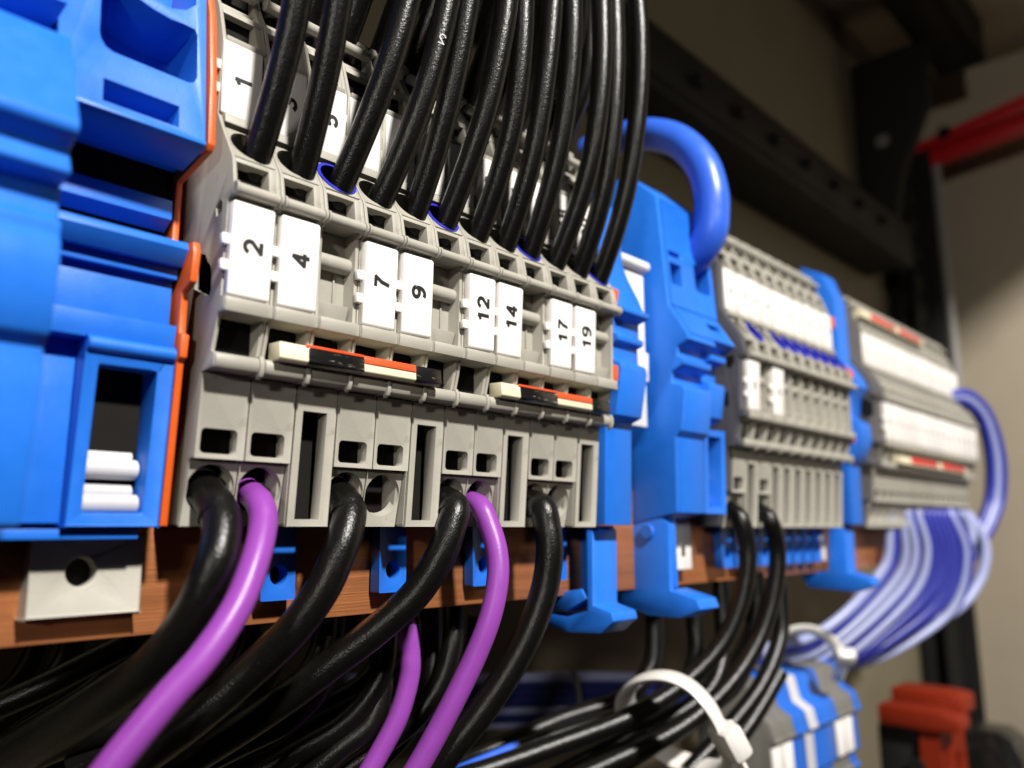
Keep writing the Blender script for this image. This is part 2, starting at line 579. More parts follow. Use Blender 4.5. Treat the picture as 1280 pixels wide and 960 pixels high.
CELL_SHADE = {k: cell_shade_mesh(k) for k in ('tagged', 'slot')}
HOUSE = {k: housing_mesh(k) for k in ('tagged', 'slot')}
mb = MB().cyl_x(0.36, 5.5, 0.35, -0.15, 0.72)
mb.cyl_x(5.5, 5.86, 0.35, -0.15, 0.86)
mb.cyl_x(0.02, 0.36, 0.35, -0.15, 0.86)
M_RIDGE = mb.mesh('rounded_bar', 'grey')
mb = MB().cyl_x(0.5, 5.3, 8.6, 29.8, 0.75)
mb.cyl_x(0.5, 5.3, 10.2, 31.9, 0.7)
M_TOPBAR = mb.mesh('top_bar', 'grey')
M_FUNNEL = MB().funnel(2.94, 4.2, LOW_A, LOW_B, [(2.84, 0.02), (2.62, 1.3)]).mesh('wire_funnel', 'grey')
M_COLLAR = MB().funnel(2.95, 2.95, ENT_A, ENT_B, [(2.85, 0.05), (2.85, -0.16), (2.40, -0.18), (2.34, 0.4), (2.2, 3.2)]).mesh('wire_collar', 'collar_blue')
mb = MB().prism([TAG_LO[0], TAG_LO[1], (0.55, -1.5), (1.85, -1.35), (1.88, -12.3), (1.0, -12.35)], 0.14, 5.22)
M_TAGLO = mb.mesh('lower_tag', 'tag_white', 0.22)
mb = MB()
for z in (-6.0, -9.0):
    mb.box(-0.72, 0.2, 0.95, 1.75, z - 0.62, z + 0.62)
M_PEG = mb.mesh('tag_peg', 'tag_white', 0.15)
mb = MB().prism([TAG_UP[0], TAG_UP[1], (5.6, 20.55), (6.35, 20.4), (6.35, 10.95)], 0.2, 5.35)
M_TAGUP = mb.mesh('upper_tag', 'tag_white', 0.2)
mb = MB()
for z in (14.2, 17.2):
    mb.box(-0.7, 0.25, 5.75, 6.3, z - 0.6, z + 0.6)
M_PEGUP = mb.mesh('tag_peg', 'tag_white', 0.12)
mb = MB().plate(rrect(0.75, 5.5, 0, 10.5, 0.2), [circle(3.1, 3.1, 1.25)], (12.5, -46.4), (12.7, -36), 2.0)
M_FOOT = mb.mesh('mounting_foot', 'blue_foot', 0.15)
M_HOLE_SHADE = MB().box(1.0, 5.3, 14.6, 14.9, -46, -37).mesh('foot_hole_shade', 'shade_black')  # dark plate painting the shade behind the blue foot hole
mb = MB()
mb.box(1.3, 2.3, 8.4, 8.95, -31.6, -30.4)
mb.box(1.3, 2.3, 8.4, 8.95, -35.4, -34.0)
M_REL = mb.mesh('release_tab', 'blue', 0.1)
M_MARK = MB().box(-0.35, 0.35, -0.03, 0.0, -0.8, 0.8).mesh('printed_mark', 'ink')


def terminal(x, kind, label, group, up=None, lo=None, collar=False, orange_collar=False, foot=None, lotag=True, mark=False, tabs=True):
    t = thing('terminal_block', label, 'terminal block', (x, 0, 0), group)
    link('housing', HOUSE[kind], t)
    link('cell_shade', CELL_SHADE[kind], t)
    link('rounded_bar', M_RIDGE, t)
    link('top_bar', M_TOPBAR, t)
    u = link('upper_tag', M_TAGUP, t)
    u.rotation_euler = (random.uniform(-0.006, 0.006), random.uniform(-0.012, 0.012), random.uniform(-0.012, 0.012))
    link('tag_peg', M_PEGUP, u)
    if up:
        put_text(up, 2.4, u, 2.8, *TAG_UP, 15.6)
    elif mark:
        k = link('printed_mark', M_MARK, u)
        k.location = Vector((2.8, 5.22, 15.6)) * S
    if kind == 'tagged':
        link('wire_funnel', M_FUNNEL, t)
        if lotag:
            l = link('lower_tag', M_TAGLO, t)
            l.rotation_euler = (random.uniform(-0.008, 0.008), random.uniform(-0.012, 0.012), random.uniform(-0.012, 0.012))
            link('tag_peg', M_PEG, l)
            if lo:
                put_text(lo, 2.4, l, 2.72, *TAG_LO, -6.5)
            elif mark:
                k = link('printed_mark', M_MARK, l)
                k.location = Vector((2.7, 0.5, -6.8)) * S
    elif tabs:
        link('release_tab', M_REL, t)
    if collar:
        c = link('wire_collar', M_COLLAR, t)
    if foot:
        fo = link('mounting_foot', M_FOOT, t)
        link('foot_hole_shade', M_HOLE_SHADE, fo)
    return t


# ------------------------------------------------------------------ near row: twelve blocks
G1 = 'grey terminal blocks of the near numbered row'
UP = ['1', '3', '5', '6', '8', '10', '11', '13', '15', '16', '18', '20']
LO = ['2', '4', None, '7', '9', None, '12', '14', None, '17', '19', None]
NUM = {'2': 'two', '4': 'four', '7': 'seven', '9': 'nine', '12': 'twelve', '14': 'fourteen', '17': 'seventeen', '19': 'nineteen'}
for i in range(12):
    if LO[i]:
        lab = 'grey terminal block carrying the white tag numbered %s in the near row' % NUM[LO[i]]
    else:
        nb = ('four', 'seven') if i == 2 else ('nine', 'twelve') if i == 5 else ('fourteen', 'seventeen') if i == 8 else None
        lab = ('grey terminal block with open shaft and blue foot between tags %s and %s' % nb if nb else
               'grey terminal block with open shaft, last after tag nineteen beside blue block')
    terminal(i * 6.0, 'tagged' if LO[i] else 'slot', lab, G1, UP[i], LO[i], collar=not LO[i], foot=not LO[i])

t = thing('end_plate', 'thin orange end plate between the last near grey block and slim blue block', 'plate', (72.05, 0, 0))
MB().prism([(14, 30), (8, 24), (6.6, 18), (6.4, 10), (3.4, 5.6), (1.2, 4.1), (1.6, 1.0), (2.6, -0.5), (2.9, -9), (1.7, -9.6), (1.8, -12.2), (3.6, -13), (4.2, -18), (6.8, -20), (7.4, -33), (9, -37), (14, -37)],
           0, 1.1).build('orange_plate', 'orange', t, 0.1)

# jumper bars plugged across the near row
for x0, x1, who in ((6.9, 31.2, 'below tags four and seven'), (43.0, 69.0, 'below tags fourteen and nineteen')):
    t = thing('jumper_bar', 'cream jumper bar with black and orange stripes %s' % who, 'jumper', (x0, 0, -17.4), 'striped jumper bars')
    L = x1 - x0
    mb = MB().prism([(0.9, 0.95), (0.7, -0.9), (1.1, -1.25), (3.4, -1.1), (3.4, 1.05)], 0, L)
    mb.build('bar', 'cream', t, 0.12)
    MB().prism([(0.78, 1.02), (0.56, -0.95), (1.2, -1.32), (1.2, 1.05)], 0.155 * L, 0.48 * L).build('black_stripe', 'gloss_black', t, 0.08)
    MB().prism([(0.78, 1.04), (0.62, 0.1), (1.2, 0.0), (1.2, 1.06)], 0.482 * L, 0.82 * L).build('orange_stripe', 'red_orange', t, 0.08)
    MB().prism([(0.72, 1.10), (0.72, 0.78), (1.4, 0.78), (1.4, 1.12)], 0.14 * L, 0.478 * L).build('red_edge', 'red_orange', t, 0.05)
    MB().prism([(0.78, 1.02), (0.56, -0.95), (1.2, -1.32), (1.2, 1.05)], 0.822 * L, 1.002 * L).build('black_end', 'gloss_black', t, 0.08)
    for k in range(1, int(L / 6.0)):
        MB().box(k * 6.0 - 0.9, k * 6.0 + 0.9, 3.4, 9.5, -0.6, 0.5).build('prong', 'steel', t, 0.1)

# ------------------------------------------------------------------ the blue blocks on the left
t = thing('end_plate', 'orange end plate between the wide blue block and the tag two block', 'plate', (-2.15, 0, 0))
op = [(14, 36), (8, 33), (6.6, 27), (5.0, 22.5), (3.6, 14), (2.9, 5.2), (3.4, 4.5), (10.8, 3.0), (10.8, -5.4), (5.0, -5.9), (4.6, -7.2), (5.0, -10.5),
      (7.0, -11.3), (7.0, -16.0), (6.0, -16.4), (6.2, -18.9), (6.9, -19.4), (8.0, -37.3), (14, -37.3)]
MB().prism(op, 0, 0.85).build('orange_plate', 'orange', t, 0.14)

t = thing('blue_terminal', 'wide bright blue terminal block with boxed window beside the orange plate', 'terminal block', (-18, 0, 0))
BX = 15.6
hb = MB()
hb.box(0, BX, 12.8, 14, -37.5, 60)
FA, FB = (3.1, 5.0), (5.4, 22.3)
big = [(4.0, 9.2), (4.15, 8.3), (4.7, 7.5), (5.5, 7.2), (13.6, 7.2), (14.25, 7.5), (14.6, 8.4), (14.6, 14.0), (14.3, 14.7), (13.0, 14.75), (11.5, 14.6), (9.5, 14.9), (7.2, 15.6),
       (5.5, 16.6), (4.0, 17.8)]
upper = [(4.0, 19.4), (5.5, 18.2), (7.2, 17.2), (9.5, 16.4), (11.5, 16.1), (13.2, 16.8), (14.4, 18.2), (14.4, 30), (4.0, 30)]
hb.plate(rect(0, BX, 0.25, 42), [big, upper, rect(4.6, 12.6, 0.95, 3.65)], FA, FB, 8.0)
hb.prism([(2.95, 5.3), (2.85, 4.85), (3.3, 4.45), (8.6, 3.6), (8.8, 5.4)], 0.0, BX)            # drip lip
hb.box(0, BX, 12.0, 13.0, -37.2, -8)
hb.prism([(10.1, 0.2), (9.9, -2.2), (12.5, -3.6), (12.5, 0.2)], 0, BX - 0.3)                     # first shelf
hb.prism([(5.7, -6.0), (5.3, -6.9), (6.6, -8.6), (12.5, -8.4), (12.5, -6.2)], 0, BX)             # second shelf
hb.box(0, BX - 0.1, 7.6, 12.5, -9.9, -8.3)
hb.box(0, BX - 0.2, 8.6, 12.5, -15.6, -9.7)
hb.prism([(7.0, -15.4), (7.3, -18.0), (12.5, -18.3), (12.5, -15.2)], 0, BX)
hb.box(0, 6.4, 9.6, 12.9, -37.0, -18)
hb.box(0, BX - 1.5, 9.2, 12.9, -38.6, -37.6)
hb.build('housing', 'blue', t, 0.16)
fr = MB()
fr.plate(rect(6.5, 15.75, 0, 19.3), [rrect(8.0, 14.0, 1.3, 16.6, 0.25)], (8.35, -37.3), (7.1, -18.1), 5.5)
fr.build('window_frame', 'blue', t, 0.22)
fr = MB().cyl_x(6.6, 15.7, 7.25, -18.7, 0.85)
fr.build('window_bar', 'blue', t)
for z, y, r in ((-31.3, 10.6, 1.1), (-35.0, 9.9, 1.05)):
    c = MB().cyl_x(8.05, 13.9, y, z, r, 20)
    c.cyl_x(8.05, 13.6, y + 1.1, z + 1.3, 0.8, 20)
    c.build('spring_clamp', 'lamp_grey', t)
MB().box(6.6, BX - 0.2, 11.2, 11.95, -37, -18.5).box(0.1, BX - 0.1, 11.8, 12.7, -7, 13.0).build('cell_shade', 'shade_black', t)  # black boxes painting the shade inside the window and under the lip
c = MB().plate(rect(5.0, 16.2, 0, 8.2), [circle(10.0, 4.45, 1.5, 28)], (12.6, -46.5), (13.0, -38.4), 2.0)
c.build('mounting_foot', 'grey', t, 0.25)
MB().box(5.6, 15.6, 14.7, 14.95, -46, -38).build('foot_shade', 'black_steel', t)  # dark plate painting the shade behind the grey foot hole

t = thing('blue_cover', 'bulging stepped blue cover at the left edge of the row', 'cover', (-60, 0, 0))
lp = [(13, 34), (9, 27), (4.6, 21.5), (0.2, 13.0), (6.9, 12.2), (6.9, 9.6), (-1.2, 8.7), (-2.2, 8.0), (-2.9, 6.3), (-6.9, -1.6), (-7.4, -2.6), (-7.2, -3.4), (-5.2, -4.3), (-5.4, -5.0), (-6.2, -6.4), (-6.0, -7.0),
      (-3.5, -7.3), (-3.9, -10.3), (-5.0, -11.0), (-4.9, -12.2), (-5.4, -12.9), (-5.7, -15.1), (-5.0, -20.8), (-4.5, -21.4), (-3.6, -21.9), (-4.1, -24.2), (-2.4, -37.3), (13, -37.3)]
MB().prism(lp, 0, 41.8).build('stepped_shell', 'blue', t, 0.3)
MB().box(0, 41.0, 3.5, 13, -39.6, -37.6).build('lower_rib', 'blue', t, 0.3)

# ------------------------------------------------------------------ blue blocks between the near and the middle row
t = thing('slim_blue_block', 'slim blue block with lipped front and hooked foot after tag nineteen', 'terminal block', (73.2, 0, 0))
bp = [(14, 28), (8.0, 24), (6.2, 19.0), (5.9, 12.0), (4.6, 8.6), (2.4, 4.2), (1.4, 1.6), (0.1, 0.9), (0.2, 0.1), (2.6, -0.6), (2.6, -3.2), (1.6, -3.8), (1.7, -4.8), (3.0, -5.2), (3.0, -8.0), (1.3, -8.8),
      (1.0, -10.0), (2.5, -18.0), (4.6, -18.8), (4.8, -20.0), (5.3, -37.0), (14, -37.0)]
MB().prism(bp, 0, 7.9).build('housing', 'blue', t, 0.2)
fb = [(9.0, -37.1), (8.3, -38), (8.5, -50.6), (4.6, -51.6), (4.2, -53.0), (7, -55.2), (14, -55.6), (21.5, -54.4), (21.5, -52.6), (14.5, -53.0), (9.8, -51.6), (9.8, -37.1)]
MB().prism(fb, 0.3, 7.4).build('foot_hook', 'blue', t, 0.2)
MB().box(5.2, 6.6, 8.6, 24, -51.8, -37.2).build('foot_web', 'blue', t, 0.15)
MB().prism([(11, -48.0), (9.8, -49.6), (14.5, -52), (20, -51.6), (20, -49.5)], 0.2, 5.0).build('foot_latch', 'blue', t, 0.15)

t = thing('marker_carrier', 'white upright marker carrier tucked behind the slim blue block', 'marker', (81.4, 0, 0))
MB().box(0, 11.5, 9.2, 10.6, -18, 14.2).build('carrier_plate', 'tag_white', t, 0.3)
MB().cyl_x(-0.1, 11.8, 8.8, 14.8, 1.15).build('carrier_roll', 'tag_white', t)
MB().prism([(8.3, -3.2), (8.4, -9.0), (9.3, -9), (9.3, -3.2)], 8.0, 11.2).build('carrier_clip', 'tag_white', t, 0.2)

t = thing('large_blue_block', 'large blue double terminal block holding the thick blue cable loop', 'terminal block', (95, 0, 0))
sp = [(13.8, 37.2), (6.9, 30.5), (4.95, 6.9), (1.0, 0.6), (0.5, -1.0), (3.2, -2.0), (3.2, -4.0), (1.8, -4.6), (1.9, -5.8), (4.7, -7.0), (4.7, -9.2), (2.2, -10.0), (1.9, -11.2), (3.0, -18.8), (4.3, -19.9), (4.6, -34.6), (14, -36.5), (24, -36.5), (24, 37)]
MB().prism(sp, 0.0, 1.3).build('side_cheek', 'blue', t, 0.25)
hb = MB()
hb.plate(rect(1.31, 19.4, 0.2, 23.4), [rect(2.4, 6.9, 5.0, 9.8), rect(2.4, 6.9, 11.2, 12.4), circle(15.3, 17.4, 3.6), rrect(12.0, 18.2, 5.4, 11.6, 0.8)], (4.95, 6.9), (6.9, 30.5), 5.0)
hb.prism([(6.9, 30.4), (13.6, 37.0), (13.9, 35), (9, 29)], 1.31, 19.4)
hb.plate(rect(1.31, 19.4, 0, 7.5), [rect(12.6, 17.6, 3.6, 5.4)], (1.0, 0.5), (4.95, 6.85), 3.0)
low = [(0.9, 0.4), (0.5, -1.0), (3.2, -2.0), (3.2, -4.0), (1.8, -4.6), (1.9, -5.8), (4.7, -7.0), (4.7, -9.2), (2.2, -10.0), (1.9, -11.2), (3.0, -18.8), (4.3, -19.9), (4.6, -34.6), (12, -36), (12, 0.4)]
hb.prism(low, 1.31, 10.6)
low2 = [(3.2, -1.4), (1.2, -2.2), (1.3, -3.4), (4.0, -4.0), (4.0, -7.4), (2.0, -8.0), (1.8, -9.0), (2.8, -15.0), (4.8, -16.0), (12, -16.2), (12, -1.4)]
hb.prism([(y + 0.8, z) for y, z in low2], 10.7, 17.2)
hb.plate(rect(11.0, 19.4, 0, 17.2), [rect(12.6, 18.0, 1.4, 15.8)], (4.9, -34.6), (4.4, -17.4), 7.0)
hb.box(10.7, 19.4, 11.8, 14, -35, 0)
hb.build('housing', 'blue', t, 0.22)
for z in (-27.0, -31.5):
    MB().cyl_x(12.8, 17.8, 9.0, z, 1.1).build('spring_clamp', 'tag_white', t)
fb = [(8.2, -35.5), (6.7, -36.6), (6.8, -49.2), (1.2, -50.6), (0.5, -52.4), (5.0, -54.2), (12, -54.2), (20, -52.0), (20, -35.5)]
MB().prism(fb, 0.2, 1.6).build('foot_web', 'blue', t, 0.2)
MB().prism([(6.9, -35.5), (6.7, -48.8), (8.2, -48.8), (8.4, -35.5)], 1.61, 3.0).build('foot_post', 'blue', t, 0.15)
MB().prism([(7.8, -49.0), (1.2, -50.6), (0.5, -52.4), (5.0, -54.2), (9.0, -53.6)], 1.61, 7.4).build('foot_hook', 'blue', t, 0.25)
MB().cyl_x(-0.4, 0.3, 11.5, -38.2, 1.5).build('rivet', 'blue', t)
MB().prism([(12.0, -46), (12.0, -36), (13.6, -36), (13.6, -46)], 10.0, 17.0).build('mounting_foot', 'tag_white', t, 0.2)
MB().box(13.0, 14.0, 11.8, 12.1, -43.2, -41.0).build('foot_slot', 'black_steel', t)

# ------------------------------------------------------------------ middle row
t = thing('end_plate', 'dark grey end plate closing the near end of the middle row', 'plate', (116.6, 0, 0))
pr = [(y - 0.35, z) for y, z in wall_profile('tagged')]
MB().prism(pr, 0, 2.2).build('dark_plate', 'dark_grey', t, 0.15)
MB().prism([(9.5, -6.2), (4.2, -8.6), (4.2, -11.6), (9.5, -10.6)], -0.05, 0.1).build('plate_recess', 'black_steel', t)
MB().prism([(4.6, -0.8), (2.6, -0.4), (2.4, -2.0), (3.4, -3.4), (4.4, -2.6)], -0.05, 0.1).build('latch_recess', 'black_steel', t)
G2 = 'grey terminal blocks of the middle row'
KINDS2 = ['tagged', 'slot', 'tagged'] + ['slot'] * 7
for i in range(10):
    terminal(119 + i * 6.0, KINDS2[i], '%s grey terminal block from the dark plate in the middle row' % ORD[i], G2,
             collar=(i > 2 or i == 1), mark=True, foot=i > 0, tabs=False)
t = thing('orange_clip', 'small orange clip at the far end of the middle row', 'clip', (179.1, 0, 0))
MB().prism([(14, 28), (8.2, 25), (6.6, 21), (4.9, 20.4), (4.9, 17.5), (6.8, 16.8), (6.4, 10.5), (3.6, 7.0), (1.0, 4.6), (0.8, 2.6), (2.6, 1.8), (2.8, -12.6), (1.6, -13.1), (1.7, -14.8), (4.0, -15.4), (14, -20)], 0, 1.2).build('clip_body', 'orange', t, 0.12)

t = thing('blue_end_bracket', 'blue end bracket with hooked foot between the middle and far rows', 'bracket', (181, 0, 0))
eb = [(14, 37.5), (7.5, 34), (4.8, 26), (4.6, 9), (1.2, 3.5), (0.2, 0.6), (2.2, -1.5), (3.4, -7.5), (0.4, -9.5), (0.2, -14.0), (2.6, -19.5), (4.2, -20.5), (4.4, -36.5), (14, -36.5)]
MB().prism(eb, 0, 8.0).build('housing', 'blue', t, 0.25)
MB().prism([(8.2, -36.6), (6.7, -38), (6.8, -49.2), (1.2, -50.6), (0.5, -52.4), (5.0, -54.2), (18, -53.6), (20, -50), (12, -49), (11, -36.6)], 0.5, 6.5).build('foot_hook', 'blue', t, 0.2)
MB().box(-1.8, -0.2, 12.0, 13.5, -46.2, -37.2).build('mounting_foot', 'tag_white', t, 0.2)

# ------------------------------------------------------------------ far row
t = thing('end_plate', 'dark grey end plate closing the near end of the far row', 'plate', (191, 0, 0))
pr = [(y - 0.5, z) for y, z in wall_profile('tagged')]
MB().prism(pr, 0, 9.5).build('dark_plate', 'dark_grey', t, 0.3)
MB().prism([(3.2, -1), (0.2, -2.6), (0.2, -6), (1.6, -7), (3.4, -6)], -0.1, 0.15).build('plate_recess', 'black_steel', t)
G3 = 'grey terminal blocks of the far row'
for i in range(16):
    terminal(202 + i * 6.0, 'tagged', '%s grey terminal block from the dark plate in the far row' % ORD[i], G3, mark=True)
for z, y, x0, x1, who in ((-17.4, 0.9, 212, 282, 'lower'), (27.0, 6.0, 204, 262, 'upper')):
    t = thing('jumper_bar', 'long red striped jumper bar along the %s slots of the far row' % who, 'jumper', (x0, 0, z), 'red jumper bars of the far row')
    L = x1 - x0
    MB().prism([(y, 1.0), (y - 0.2, -1.2), (y + 2.5, -1.2), (y + 2.5, 1.1)], 0, L).build('bar', 'cream', t, 0.1)
    for k in range(2):
        MB().prism([(y - 0.15, 1.1), (y - 0.32, -0.7), (y + 0.4, -0.8), (y + 0.4, 1.2)], L * (0.14 + 0.44 * k), L * (0.5 + 0.44 * k)).build('red_stripe', 'red_paint', t, 0.08)

